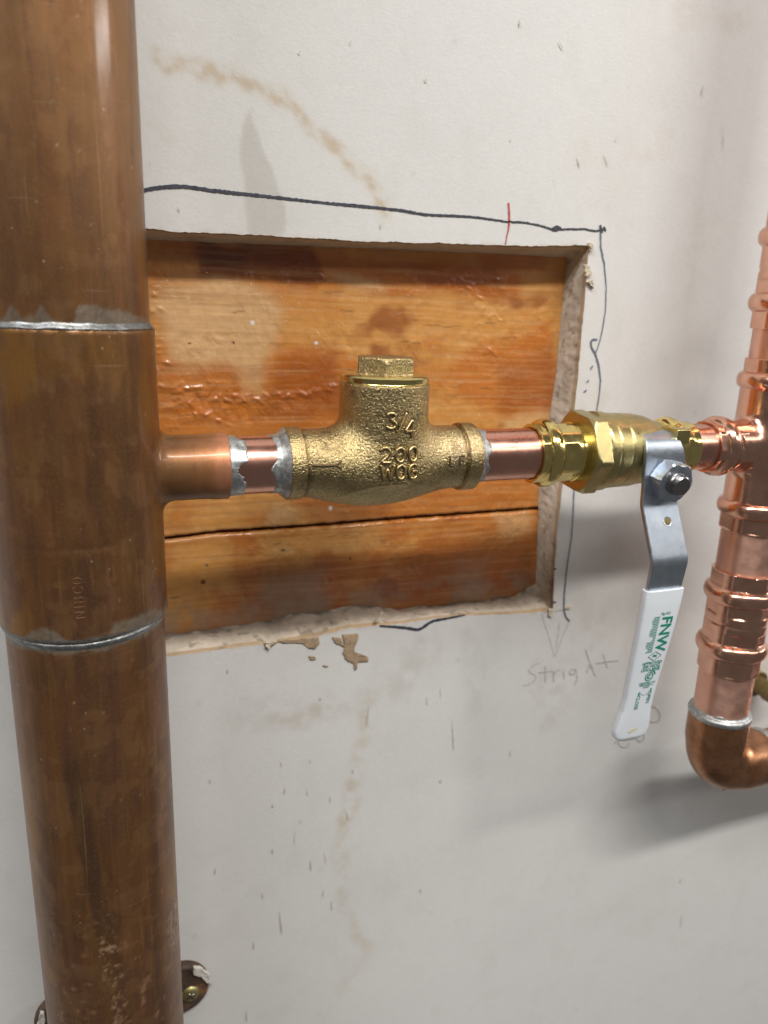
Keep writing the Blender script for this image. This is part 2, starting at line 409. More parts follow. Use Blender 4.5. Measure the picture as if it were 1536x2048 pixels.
PRESS, SOLDER, BRONZE, ZINC, RUST = m_press(), m_solder(), m_bronze(), m_zinc(), m_rust()
BRONZEL = m_bronze('cast_bronze_letters', 1.35, 0.12); SOLDERB = m_solder(1.75)
BRASS = m_brass('polished_brass', (0.83, 0.66, 0.25), 0.10, 0.22, False)
BRASSC = m_brass('cast_brass', (0.53, 0.435, 0.20), 0.27, 0.42, True)
BRASSB = m_brass('bright_brass', (0.90, 0.72, 0.28), 0.10, 0.20, False)
BRASST = m_brass('turned_brass', (0.72, 0.60, 0.25), 0.16, 0.28, False)
STEM = m_plain('dark_steel', (0.30, 0.28, 0.27), 0.28, 1.0, (600, 0.6), 0.1)
VINYL = m_plain('white_vinyl', (0.74, 0.77, 0.80), 0.38, 0, (160, 0.25), 0.05, 0.92)
INK = m_plain('green_ink', (0.005, 0.20, 0.135), 0.5, 0, (900, 0.5), 0, 1.8)
MARK = m_plain('marker_ink', (0.034, 0.037, 0.050), 0.6, 0, (500, 0.8), 0, 2.2)
PEN = m_plain('pen_ink', (0.10, 0.115, 0.16), 0.6, 0, (700, 0.8), 0, 1.8)
RED = m_plain('red_ink', (0.42, 0.07, 0.07), 0.6, 0, (500, 0.7), 0, 1.4)
PENCIL = m_plain('pencil_lead', (0.37, 0.36, 0.345), 0.6, 0, (900, 0.9), 0, 1.7)
DRIP = m_plain('dried_drip', (0.45, 0.405, 0.33), 0.5, 0, (500, 0.8), 0.1, 1.5)
TORN = m_plain('torn_paper', (0.41, 0.29, 0.18), 0.9, 0, (400, 0.8), 0.6, 0.6)
SHRED = m_plain('loose_gypsum', (0.62, 0.52, 0.40), 0.9, 0, (400, 0.6), 0.6, 0.7)
SCREW = m_plain('yellow_zinc', (0.42, 0.36, 0.16), 0.4, 0.8, (400, 0.7), 0.2, 0.6)
SALT = m_plain('white_deposit', (0.62, 0.58, 0.52), 0.9, 0, (700, 0.7), 0.5, 0.75)
OLIVE = m_plain('old_brass', (0.24, 0.17, 0.07), 0.4, 0.8, (200, 0.7), 0.2, 0.6)

VARN = m_plain('amber_varnish', (0.42, 0.135, 0.022), 0.09, 0, (200, 0.6), 0.03, 0.6, 0.6)
W0 = 55.0; WD = 17.0                        # front face of the plasterboard, depth of the cut down to the boards
# ------------------------------------------------------------------ wall with the cut opening
def side(px, Y, n, amp, seed, fr=0.8):
    q = pxz(px, Y); s = np.r_[0, np.cumsum(np.linalg.norm(np.diff(q, axis=0), axis=1))]; t = np.linspace(0, s[-1], n)
    r = np.column_stack([np.interp(t, s, q[:, 0]), np.interp(t, s, q[:, 1])])
    tg = np.gradient(r, axis=0); tg /= np.linalg.norm(tg, axis=1)[:, None]; nn = np.column_stack([-tg[:, 1], tg[:, 0]])
    a = (fbm(np.column_stack([t, np.zeros(n)]), fr, seed, 3)-0.5)*2*amp+(fbm(np.column_stack([t, np.ones(n)]), 0.12, seed+9, 2)-0.5)*amp*1.2
    a *= np.minimum(1, np.minimum(np.arange(n), np.arange(n)[::-1])/3.0)
    return r+nn*a[:, None]
oT = [(150, 444), (295, 456), (330, 460), (345, 463), (500, 469), (720, 482), (930, 488), (1040, 492), (1178, 491)]
oR = [(1178, 491), (1171, 580), (1163.6, 661), (1156, 750), (1148, 827), (1126, 960), (1116, 1048), (1109, 1140), (1106, 1222)]
oB = [(1106, 1222), (1060, 1226), (990, 1228), (930, 1231), (860, 1238), (780, 1250), (700, 1256), (640, 1271), (600, 1279), (556, 1286), (540, 1297), (528, 1288), (460, 1297), (400, 1304), (330, 1313), (150, 1326)]
oL = [(150, 1326), (150, 444)]
iT = [(150, 470), (300, 480), (700, 496), (1000, 508), (1134, 515)]
iR = [(1134, 515), (1129, 566), (1120.6, 649), (1112, 750), (1103, 810), (1090, 890), (1077, 963), (1075, 1048), (1071, 1168)]
iB = [(1071, 1168), (1030, 1190), (960, 1203), (880, 1208), (800, 1216), (700, 1213), (600, 1226), (520, 1243), (430, 1258), (330, 1268), (150, 1285)]
iL = [(150, 1285), (150, 470)]
nT, nR, nB, nL = 330, 300, 340, 120
outer = np.vstack([s_[:-1] for s_ in (side(oT, W0, nT, 0.55, 1), side(oR, W0, nR, 0.40, 2, 0.5), side(oB, W0, nB, 0.6, 3, 0.5), side(oL, W0, nL, 0.4, 4))])
inner = np.vstack([s_[:-1] for s_ in (side(iT, W0+WD, nT, 0.2, 5, 0.1), side(iR, W0+WD, nR, 0.4, 6, 0.1), side(iB, W0+WD, nB, 1.2, 7, 0.12), side(iL, W0+WD, nL, 0.4, 8))])

def axis_coords(a, b, lo, hi, step):
    fine = np.arange(a, b+step, step)
    def out(x, end):
        r = []; s_ = step
        while abs(x-end) > s_: s_ *= 1.35; x += s_*np.sign(end-x); r.append(x)
        return r
    return np.r_[out(fine[0], lo)[::-1], fine, out(fine[-1], hi)]
gx = axis_coords(-62, 500, -1800, 2500, 1.3); gz = axis_coords(-500, 216, -1400, 1400, 1.3)
X_, Z_ = np.meshgrid(gx, gz); P2 = np.column_stack([X_.ravel(), Z_.ravel()])
bb = (P2[:, 0] > outer[:, 0].min()-1) & (P2[:, 0] < outer[:, 0].max()+1) & (P2[:, 1] > outer[:, 1].min()-1) & (P2[:, 1] < outer[:, 1].max()+1)
ins = np.zeros(len(P2), bool); ins[bb] = inside(P2[bb], outer)
F = grid_faces(len(gz), len(gx), False)[:, ::-1]
dead = ins[F].any(1); touched = np.zeros(len(P2), bool); touched[F[dead].ravel()] = True; touched &= ~ins
od = resample(outer, 0.25, True)
ti = np.where(touched)[0]
for i0 in range(0, len(ti), 400):
    k = ti[i0:i0+400]; d = np.hypot(P2[k, 0][:, None]-od[None, :, 0], P2[k, 1][:, None]-od[None, :, 1]); P2[k] = od[d.argmin(1)]
F = F[~dead]
used = np.zeros(len(P2), bool); used[F.ravel()] = True; remap = np.cumsum(used)-1; P2 = P2[used]; F = remap[F]
# stains, damp and grime of the paper face
c = np.tile(np.array([0.675, 0.661, 0.634]), (len(P2), 1)); wet = np.zeros(len(P2))
near = (np.abs(P2[:, 0]-220) < 320) & (np.abs(P2[:, 1]+140) < 400); Q = P2[near]; cq = c[near]; wq = wet[near]
def lay(mask, col):
    global cq
    cq = cq*(1-mask[:, None])+np.array(col)*mask[:, None]
nA = fbm(Q, 0.012, 11, 4); nB_ = fbm(Q, 0.08, 12, 4); nC = fbm(Q, 0.3, 13, 3); nD = fbm(Q, 0.9, 14, 2)
lay(0.10*sstep(0.40, 0.7, nA), (0.50, 0.47, 0.44)); lay(0.08*sstep(0.5, 0.75, nB_), (0.46, 0.42, 0.37))
wob = np.column_stack([fbm(Q, 0.12, 21, 3)-0.5, fbm(Q, 0.12, 22, 3)-0.5])
Qw = Q+wob*9
arc = pxz([(314, 116), (345, 130), (400, 135), (437, 160), (470, 150), (500, 172), (545, 190), (575, 200), (610, 240), (635, 262), (675, 300), (705, 325), (735, 355), (755, 390), (770, 425)], W0)
d = dpoly(Qw, arc); lay(0.55*(1-sstep(0.8, 4.8, d))*sstep(0.36, 0.66, fbm(Q, 0.22, 15, 3)), (0.46, 0.31, 0.15))
lay(0.22*(1-sstep(1.0, 7, d)), (0.55, 0.45, 0.30))
damp = pxz([(515, 205), (497, 225), (482, 250), (475, 285), (476, 320), (486, 370), (490, 420), (497, 470), (570, 478), (577, 440), (572, 410), (560, 370), (545, 335), (527, 300), (516, 262), (510, 235)], W0)
dm = dpoly(Q+wob*2.5, np.vstack([damp, damp[:1]])); di = inside(Q+wob*2.5, damp)
mask = np.where(di, 1.0, 0)*sstep(0, 2.2, dm+0.2); rim = di & (dm < 1.6)
lay(0.5*mask, (0.45, 0.43, 0.385)); lay(0.10*rim, (0.42, 0.36, 0.26)); wq = np.maximum(wq, 0.85*mask*sstep(0.3, 0.6, nC))
for ln, wd_, al, col in (
    ([(740, 1400), (725, 1470), (715, 1540), (705, 1610), (690, 1650), (680, 1720), (690, 1800), (705, 1850), (740, 1905)], 6, 0.50, (0.50, 0.39, 0.24)),
    ([(690, 1640), (705, 1560)], 5, 0.45, (0.46, 0.33, 0.18)),
    ([(480, 1425), (560, 1430), (640, 1415), (720, 1400), (790, 1375), (830, 1320), (850, 1290)], 11, 0.42, (0.42, 0.37, 0.30)),
    ([(560, 1440), (640, 1418)], 7, 0.3, (0.46, 0.36, 0.24)),
    ([(940, 1260), (950, 1340), (955, 1420)], 9, 0.28, (0.42, 0.38, 0.35)),
    ([(1090, 1340), (1100, 1440)], 13, 0.30, (0.42, 0.36, 0.31)),
    ([(1130, 1240), (1180, 1230), (1190, 1320), (1120, 1380)], 20, 0.22, (0.44, 0.38, 0.31)),
    ([(720, 1930), (640, 2040)], 8, 0.25, (0.50, 0.40, 0.27)),
    ([(1170, 310), (1230, 330), (1310, 290)], 16, 0.22, (0.62, 0.50, 0.40)),
    ([(1160, 840), (1200, 800)], 9, 0.3, (0.55, 0.42, 0.27)),
    ([(1360, 30), (1480, 40)], 10, 0.3, (0.48, 0.40, 0.29)),
    ([(1400, 470), (1370, 560)], 14, 0.22, (0.48, 0.43, 0.35)),
    ([(1500, 1330), (1540, 1350)], 7, 0.6, (0.50, 0.42, 0.25)),
    ([(440, 340), (300, 250)], 3, 0.2, (0.52, 0.46, 0.34))):
    d = dpoly(Q+wob*wd_*1.2, pxz(ln, W0)); lay(0.7*al*(1-sstep(0.1*wd_, 1.2*wd_, d))*sstep(0.3, 0.65, fbm(Q, 0.16, 31, 3)), col)
for k in range(70):                         # faint mineral spots
    p = np.array([rng.uniform(30, 470), rng.uniform(-480, 200)]); r_ = rng.uniform(0.8, 3.0)
    dd = np.hypot(*(Q-p).T)
    lay(rng.uniform(0.1, 0.32)*(1-sstep(0.2*r_, r_, dd))*sstep(0.3, 0.6, nD), (0.42, 0.34, 0.24) if k % 3 else (0.33, 0.32, 0.32))
dmh = dpoly(Q, od)
lay(0.25*(1-sstep(0.3, 1.6, dmh))*sstep(0.45, 0.6, nC), (0.50, 0.36, 0.22))
cq *= (1+0.05*(fbm(Q, 0.5, 19, 3)-0.5))[:, None]
c[near] = cq; wet[near] = wq
V = np.column_stack([P2[:, 0], np.full(len(P2), W0), P2[:, 1]])
V[near, 1] += (fbm(Q, 0.02, 41, 2)-0.5)*0.6*sstep(3, 15, dmh)
wall = mesh('wall', V, F, WALL, attrs={'Col': c, 'Wet': wet}, angle=None); wall['kind'] = 'structure'; wall['label'] = 'grey white plasterboard wall with a cut rectangular opening'; wall['base'] = [0., 0., 0.]
# the cut edge: plaster core from the paper face back to the boards
rings = []; cols = []; NR = 18; no = len(outer)
per = np.arange(no)[:, None]*np.array([[0.62, 0.0]])
for k in range(NR):
    t = k/(NR-1); ts = t*t*(3-2*t)
    q = outer*(1-t)+inner*t
    sm_ = q.copy()
    for _ in range(int(14*math.sin(PI*t))): sm_ = (np.roll(sm_, 1, 0)+2*sm_+np.roll(sm_, -1, 0))/4
    q = sm_
    cen = np.array([138., -8.]); dr = (q-cen)/np.linalg.norm(q-cen, axis=1)[:, None]
    n3 = np.column_stack([per[:, 0], np.full(no, t*17.0), np.zeros(no)])
    j = (fbm(n3, 0.35, 51, 4)-0.5)*1.6*math.sin(PI*t)
    if k == 0: q = outer+dr*0.7
    else: q = q+dr*j[:, None]
    yy = W0+(0.25 if k == 0 else 0.25+t*(WD-0.45))
    rings.append(np.column_stack([q[:, 0], np.full(no, yy), q[:, 1]]))
    g = fbm(n3, 0.12, 52, 4); dk = fbm(n3, 0.3, 53, 3)
    cc = np.tile(np.array([0.64, 0.56, 0.455]), (no, 1))
    if t < 0.16: cc = np.tile(np.array([0.47, 0.34, 0.21]), (no, 1))
    cc = cc*(1-0.18*sstep(0.45, 0.7, g))[:, None]
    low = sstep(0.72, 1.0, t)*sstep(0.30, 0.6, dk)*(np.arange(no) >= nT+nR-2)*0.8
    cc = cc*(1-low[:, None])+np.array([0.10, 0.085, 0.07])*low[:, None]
    sp = sstep(0.70, 0.74, dk)*0.5*(np.arange(no) > nT); cc = cc*(1-sp[:, None])+np.array([0.12, 0.09, 0.06])*sp[:, None]
    cols.append(cc)
V = np.vstack(rings); Fr = grid_faces(NR, no)
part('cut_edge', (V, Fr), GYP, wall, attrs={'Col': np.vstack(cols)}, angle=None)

# writing and marks on the paper face
Ym = W0-0.36
def ink(name, specs, mat, label=None, seed=0):
    vf = merge(*[ribbon(pxz(p, W0), wd_, Ym-0.012*i, seed+i) for i, (p, wd_) in enumerate(specs)])
    o = part(name, vf, mat, wall, angle=None)
    if label: o['label'] = label
    return o
z3 = lambda L: [(860+a*.2865, 380+b*.2865) for a, b in L]
z6 = lambda L: [(780+a*.3516, 960+b*.3516) for a, b in L]
zh = lambda L: [(1210+a*.1042, 1330+b*.1042) for a, b in L]
ink('marker_line', [([(240, 384), (286, 381), (310, 376), (350, 372), (375, 373), (420, 380), (470, 386), (520, 391), (560, 396), (640, 405), (720, 412), (800, 420), (850, 429), (900, 431), (940, 433), (970, 437), (1010, 443), (1050, 445), (1080, 451), (1105, 459), (1140, 458), (1170, 458), (1190, 462), (1211, 458)], [1.2, 1.3, 1.2, 1.15, 1.0, 0.88, 0.8, 0.75, 0.75]),
    ([(1103, 457), (1114, 452), (1122, 456), (1113, 461), (1104, 460)], 0.9), ([(1200, 450), (1203, 466)], 1.3), ([(1206, 454), (1211, 462)], 1.1)], MARK, 'black hand drawn marker line above the opening', 3)
ink('marker_line', [(z6([(-60, 828), (0, 832), (80, 838), (130, 846), (155, 851), (185, 840), (220, 812), (250, 798), (300, 790), (360, 779), (425, 766)]), [1.0, 1.5, 1.7, 1.3, 0.8])], MARK, 'short black marker line under the opening', 9)
ink('pen_line', [(z3([(1188, 270), (1190, 400), (1215, 520), (1228, 680), (1222, 850), (1195, 1010), (1170, 1100), (1150, 1140)]), [1.0, 0.6, 0.65]),
    (z3([(1165, 1045), (1135, 1040), (1120, 1058), (1125, 1100), (1150, 1140), (1175, 1220), (1188, 1330), (1178, 1440), (1158, 1560), (1120, 1700)]), [1.0, 1.1, 0.7, 0.65]),
    (z6([(1052, 0), (1045, 60), (1040, 180), (1030, 330), (1005, 500), (990, 650), (988, 740), (1000, 780), (1020, 802)]), [0.7, 0.7, 0.9]),
    (z3([(1118, 1252), (1134, 1226)]), 0.8), (z3([(1090, 1343), (1106, 1327)]), 0.8), (z3([(1072, 1410), (1090, 1396)]), 0.8), (z6([(924, 690), (942, 696)]), 1.4)], PEN, 'thin blue grey pen line beside the opening', 20)
ink('red_mark', [(z3([(545, 90), (550, 150), (552, 220), (545, 280), (532, 330), (525, 380)]), [1.2, 1.1, 0.8, 0.5])], RED, None, 40)
pw = 0.45
ink('pencil_writing', [(z6(s_), pw) for s_ in ([(852, 1038), (815, 1052), (785, 1083), (800, 1098), (828, 1110), (826, 1132), (795, 1162), (752, 1168)],
    [(882, 1055), (880, 1100), (884, 1152)], [(842, 1096), (880, 1090), (922, 1084)], [(928, 1082), (930, 1146)], [(930, 1105), (945, 1082), (966, 1076)],
    [(986, 1080), (988, 1132)], [(984, 1022), (988, 1028)], [(1050, 1072), (1022, 1080), (1020, 1104), (1048, 1102), (1056, 1072)], [(1056, 1072), (1064, 1130), (1045, 1165)],
    [(1110, 958), (1130, 1020), (1156, 1080)], [(1135, 1046), (1118, 1096)], [(1140, 1055), (1166, 1112)], [(1210, 990), (1236, 1070)], [(1170, 1040), (1230, 1032), (1298, 1025)])]
    + [(z6(s_), 0.26) for s_ in ([(862, 758), (900, 880), (934, 1004)], [(1024, 792), (980, 890), (936, 1000)], [(870, 748), (950, 740), (1012, 730)], [(966, 800), (940, 960)])]
    + [(zh(s_), 0.6) for s_ in ([(800, 800), (870, 790), (930, 792), (1010, 850), (1052, 950), (1040, 1040), (1000, 1086), (900, 1092), (800, 1065)],
    [(230, 1440), (255, 1520), (310, 1562), (370, 1576), (425, 1545), (450, 1480)], [(560, 1360), (600, 1420), (660, 1470), (715, 1445), (745, 1380), (720, 1320)], [(205, 1440), (165, 1500)])], PENCIL, None, 60)
dr = []
for x, y, l, a in [(905, 1470, 58, 3), (735, 1430, 42, -8), (880, 1385, 22, 0), (853, 1402, 16, 3), (1020, 1506, 12, 0), (614, 1585, 14, 2), (562, 1527, 12, 5), (569, 1580, 16, -4), (660, 1597, 12, 4), (694, 1630, 16, 10),
        (589, 1676, 30, -4), (650, 1715, 24, 6), (621, 1730, 20, 3), (646, 1785, 14, -3), (663, 1810, 20, -2), (561, 1845, 44, 6), (507, 1890, 14, 0), (525, 1790, 12, 8), (493, 2030, 24, 0), (1362, 1840, 28, -4), (1360, 1760, 10, 0),
        (1445, 275, 46, 0), (1403, 180, 22, -8), (1038, 45, 16, -5), (1155, 325, 22, 14), (1210, 320, 26, 20), (760, 452, 10, 0), (357, 418, 9, 20), (300, 328, 6, 0), (840, 1780, 9, 4), (545, 1610, 8, 0), (420, 1560, 10, 5), (430, 1740, 14, 2), (1120, 90, 20, 25),
        (700, 85, 7, 0), (598, 105, 6, 10), (850, 160, 8, 25), (1020, 280, 6, 0), (1230, 280, 7, 10), (455, 1340, 8, 10), (640, 1395, 8, 0), (620, 1520, 10, 0), (705, 1540, 9, 3), (880, 1560, 8, 2), (545, 1700, 12, 2), (600, 1640, 8, 0)]:
    a = math.radians(a); w_ = rng.uniform(0.28, 0.6)*(1.2 if l > 30 else 1)
    dr.append(([(x-math.sin(a)*l/2, y-math.cos(a)*l/2), (x, y), (x+math.sin(a)*l/2, y+math.cos(a)*l/2)], [w_*0.4, w_*0.8, w_*1.3, w_*0.6]))
ink('drip_marks', dr, DRIP, None, 90)
# torn face paper and shreds along the cut
def scrap(name, px, Y, h, mat, seed):
    q = resample(pxz(px, W0), 0.6, True)[:-1]; cen = q.mean(0); n = len(q)
    q = q+(q-cen)/np.linalg.norm(q-cen, axis=1)[:, None]*((fbm(np.column_stack([np.arange(n)*0.6, np.zeros(n)]), 0.7, seed, 3)-0.5)*1.8)[:, None]
    V = [];
    for k, (s_, y) in enumerate(((1.06, Y), (1.0, Y-h), (0.7, Y-h*0.6), (0.35, Y-h*0.8))):
        r_ = cen+(q-cen)*s_; V.append(np.column_stack([r_[:, 0], y-(0 if k == 0 else 1)*h*0.5*vnoise(r_, 0.8, seed), r_[:, 1]]))
    V.append([[cen[0], Y-h*0.7, cen[1]]]); V = np.vstack(V); Fq = grid_faces(4, n).tolist()+[[3*n+j, 3*n+(j+1) % n, 4*n] for j in range(n)]
    return V, Fq
z5 = lambda L: [(290+a*.332, 980+b*.332) for a, b in L]
sc_ = [scrap('', z5(p), W0-0.32, 0.25, TORN, 5+i) for i, p in enumerate((
    [(805, 905), (860, 900), (950, 895), (1040, 885), (1042, 930), (1020, 955), (985, 950), (975, 920), (900, 918), (830, 920)],
    [(985, 1000), (1025, 995), (1030, 1020), (990, 1025)], [(1125, 885), (1180, 890), (1200, 940), (1170, 930), (1140, 915)],
    [(1190, 875), (1280, 870), (1285, 885), (1235, 900), (1250, 950), (1285, 1005), (1335, 1000), (1340, 1030), (1280, 1035), (1275, 1075), (1260, 1080), (1255, 1040), (1210, 1020), (1190, 980), (1205, 940)],
    [(1065, 1052), (1100, 1058), (1085, 1066)]))]
o = part('torn_paper', merge(*sc_), TORN, wall, angle=None)
sh = [scrap('', z3(p), W0-0.1, 1.3, SHRED, 15+i) for i, p in enumerate(([(1068, 520), (1100, 525), (1105, 560), (1120, 580), (1095, 610), (1075, 600)], [(1085, 640), (1125, 625), (1130, 690), (1110, 660)], [(1100, 365), (1118, 372), (1125, 410), (1108, 430)], [(1104, 395), (1136, 398), (1110, 408)]))]
sh += [scrap('', z6(p), W0-0.1, 0.9, SHRED, 25+i) for i, p in enumerate(([(900, 735), (922, 735), (918, 775), (902, 772)], [(985, 722), (1022, 715), (1020, 728), (990, 732)]))]
sh += [scrap('', z5(p), W0-0.05, 1.2, SHRED, 35+i) for i, p in enumerate(([(720, 915), (790, 905), (755, 930), (740, 965), (725, 940)], [(1380, 790), (1425, 730), (1420, 760), (1390, 790)]))]
part('paper_shred', merge(*sh), SHRED, wall, angle=None)

# ------------------------------------------------------------------ the two boards behind the opening
YW = W0+WD
gap = pxz([(150, 1092), (330, 1079), (433, 1066), (622, 1053), (800, 1038), (1075, 1018)], YW)
def board(name, zfn0, zfn1, label, seed):
    xs = np.arange(-45, 300.1, 0.75); nz = 290 if seed == 1 else 160
    zt = np.linspace(0, 1, nz); A = zfn0(xs); B = zfn1(xs)
    Zg = A[None, :]*(1-zt[:, None])+B[None, :]*zt[:, None]; Xg = np.tile(xs, (nz, 1))
    Q = np.column_stack([Xg.ravel(), Zg.ravel()])
    n1 = fbm(Q, 0.02, 61+seed, 4); n2 = fbm(Q, 0.07, 62+seed, 4); n3 = fbm(Q, 0.35, 63+seed, 3)
    Qg = np.column_stack([Q[:, 0]*0.035, Q[:, 1]+2.5*(fbm(Q, 0.02, 64+seed, 2)-0.5)+Q[:, 0]*0.012])
    g = fbm(Qg, 0.9, 65+seed, 4); g2 = fbm(np.column_stack([Qg[:, 0]*0.6, Qg[:, 1]]), 0.16, 66+seed, 3)
    pale = np.array([0.64, 0.40, 0.19]); honey = np.array([0.59, 0.27, 0.066]); orange = np.array([0.49, 0.145, 0.017]); deep = np.array([0.30, 0.066, 0.008]); dark = np.array([0.13, 0.045, 0.012])
    wob = np.column_stack([fbm(Q, 0.06, 67, 3)-0.5, fbm(Q, 0.06, 68, 3)-0.5]); Qw = Q+wob*12
    cc = np.tile(honey, (len(Q), 1))
    def L(m_, col):
        nonlocal cc; cc = cc*(1-m_[:, None])+np.asarray(col)*m_[:, None]
    def blob(px, soft, grow=0):
        q = pxz(px, YW); d = dpoly(Qw, np.vstack([q, q[:1]])); d = np.where(inside(Qw, q), d, -d); return sstep(-soft+grow, soft+grow, d)
    L(0.8*sstep(0.54, 0.66, n1), orange); L(0.5*sstep(0.53, 0.72, n2), orange)
    if seed == 1:
        L(0.85*blob([(540, 715), (600, 695), (690, 705), (740, 740), (740, 850), (640, 930), (520, 890), (430, 860), (340, 850), (330, 800), (440, 780), (530, 780)], 4), orange)
        L(0.6*blob([(560, 730), (660, 715), (690, 830), (600, 860), (520, 830)], 6), deep)
        L(0.9*blob([(960, 690), (1110, 640), (1120, 820), (1040, 840), (930, 800), (880, 760)], 5), orange)
        L(0.65*blob([(1000, 720), (1110, 690), (1100, 830), (1000, 820)], 6), deep)
        L(0.9*blob([(640, 510), (900, 515), (1040, 530), (1040, 590), (900, 590), (800, 600), (700, 575), (600, 560)], 4), orange)
        L(0.6*blob([(820, 530), (1000, 540), (1000, 580), (850, 580)], 4), deep)  # stain, also deepening the shaded band along the top
        L(0.8*blob([(520, 950), (800, 930), (1080, 930), (1080, 1020), (780, 1045), (700, 1000), (600, 1000)], 5), orange)
        L(0.5*blob([(600, 990), (780, 960), (780, 1045), (620, 1050)], 5), deep)
        L(0.85*blob([(300, 560), (430, 552), (560, 610), (545, 690), (530, 720), (520, 770), (480, 775), (460, 740), (400, 735), (330, 730), (310, 640)], 5), pale)
        L(0.8*blob([(665, 545), (740, 550), (780, 580), (700, 575)], 4), pale)
        L(0.7*blob([(545, 1000), (580, 1000), (590, 1040), (545, 1045)], 5), pale)
        L(0.55*blob([(1000, 840), (1100, 815), (1095, 860), (1040, 880)], 4), pale)
        L(0.9*blob([(390, 470), (600, 480), (640, 520), (655, 560), (600, 568), (480, 562), (400, 550), (375, 510)], 3), deep*0.8)  # dark stain, with shade of the top edge put into its colour
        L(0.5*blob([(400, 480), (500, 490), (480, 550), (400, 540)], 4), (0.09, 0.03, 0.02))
    else:
        L(0.7*sstep(0.42, 0.6, n2), orange)
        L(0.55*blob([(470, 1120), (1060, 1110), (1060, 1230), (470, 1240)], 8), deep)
        L(0.55*blob([(990, 1032), (1060, 1030), (1060, 1070), (1000, 1075)], 4), pale)
        L(0.65*blob([(530, 1150), (640, 1145), (650, 1230), (520, 1235)], 7), (0.27, 0.19, 0.14))
        L(0.4*blob([(920, 1130), (980, 1120), (960, 1200), (910, 1200)], 6), (0.42, 0.28, 0.19))
        kn = pxz([(566, 1100)], YW)[0]; dk_ = np.hypot((Q[:, 0]-kn[0])*0.35, Q[:, 1]-kn[1]); L(0.5*(1-sstep(0.8, 3.2, dk_)), pale); L(0.9*(1-sstep(0.3, 1.1, np.hypot((Q[:, 0]-kn[0])*0.6, Q[:, 1]-kn[1]))), dark)
    L(0.28*sstep(0.58, 0.78, g), cc.mean(0)*0.5); L(0.35*sstep(0.55, 0.75, g2), deep)
    L(0.30*sstep(0.56, 0.30, g)*0.8, pale)
    L(0.75*sstep(0.60, 0.70, fbm(Qw*np.array([0.6, 1.0]), 0.045, 74+seed, 4))*sstep(95, 125, Q[:, 0]), deep*0.8)
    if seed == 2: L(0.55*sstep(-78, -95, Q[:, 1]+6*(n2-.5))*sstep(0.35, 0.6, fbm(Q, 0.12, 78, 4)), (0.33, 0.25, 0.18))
    for k in range(16 if seed == 1 else 6):   # dark splinters in the grain
        x0 = rng.uniform(300, 1080); y0 = rng.uniform(570, 1000) if seed == 1 else rng.uniform(1060, 1200); p = pxz([(x0, y0)], YW)[0]; ln = rng.uniform(3, 14)
        m_ = (1-sstep(0.1, 0.5, np.abs(Q[:, 1]-p[1]+0.4*np.sin(Q[:, 0]*0.4))))*(1-sstep(0.5*ln, ln, np.abs(Q[:, 0]-p[0]))); L(0.55*m_, dark)
    for x0, y0, r_, col in ((505, 645, .9, (.8, .8, .8)), (632, 686, .8, (.8, .8, .8)), (467, 685, .7, dark), (379, 687, .6, dark), (661, 1016, 1., (.75, .75, .75)), (414, 1130, .8, (.15, .12, .08)), (700, 1117, .7, dark), (406, 1164, 1.2, dark), (650, 488, 1.0, dark)):
        p = pxz([(x0, y0)], YW)[0]; L(1-sstep(r_*0.7, r_*1.3, np.hypot(*(Q-p).T)), col)
    cc = cc*(1+0.22*(n3-0.5))[:, None]
    dg = np.abs(Q[:, 1]-np.interp(Q[:, 0], gap[:, 0], gap[:, 1])); L(0.75*(1-sstep(0.1, 1.3, dg))*sstep(0.3, 0.6, n3), dark)
    wetv = np.clip(0.25+0.9*sstep(0.40, 0.62, n2)+0.5*sstep(0.5, 0.65, n1), 0, 1)
    lum = np.linalg.norm(cc-pale, axis=1); wetv *= sstep(0.02, 0.12, lum)*0.8+0.2
    lump = 0.10+0.35*sstep(0.45, 0.7, fbm(Q, 0.05, 71, 3))
    if seed == 1:
        lump = np.maximum(lump, 1.0*blob([(330, 760), (430, 760), (520, 785), (640, 790), (660, 815), (560, 830), (470, 850), (330, 860)], 8))
    if seed == 1:
        lines = [([(325, 770), (400, 782), (440, 790), (500, 800)], 34, 22, 1.35), ([(480, 800), (520, 798), (560, 795), (620, 785), (680, 770)], 40, 12, 1.15), ([(340, 800), (400, 830), (460, 850)], 18, 26, 1.0), ([(470, 550), (700, 556), (900, 570), (1020, 560)], 22, 14, 0.8), ([(900, 560), (980, 640), (1010, 740), (960, 800)], 24, 40, 0.75), ([(320, 560), (310, 640), (318, 760)], 20, 16, 0.8), ([(560, 1010), (700, 985), (760, 1005)], 12, 18, 0.8), ([(400, 500), (620, 505)], 14, 20, 0.7)]
    else:
        lines = [([(330, 1078), (480, 1062), (620, 1052), (800, 1038), (1000, 1026)], 26, 6, 0.7), ([(480, 1090), (640, 1120), (700, 1180)], 16, 50, 0.65), ([(960, 1040), (980, 1110), (940, 1180)], 16, 40, 0.7)]
    bl = []
    for ln_, cnt, spread, size in lines:
        q_ = resample(pxz(ln_, YW), 1.0)
        for k in range(cnt):
            p = q_[rng.integers(len(q_))]+rng.normal(0, spread/9.0, 2)*np.array([0.8, 0.5]); r_ = size*rng.uniform(0.5, 1.25)
            bl.append((p[0], p[1], r_*rng.uniform(1.0, 2.2), r_*rng.uniform(0.6, 1.0), r_*rng.uniform(0.35, 0.7), rng.uniform(-0.7, 0.9)))
    drip = np.zeros(len(Q))
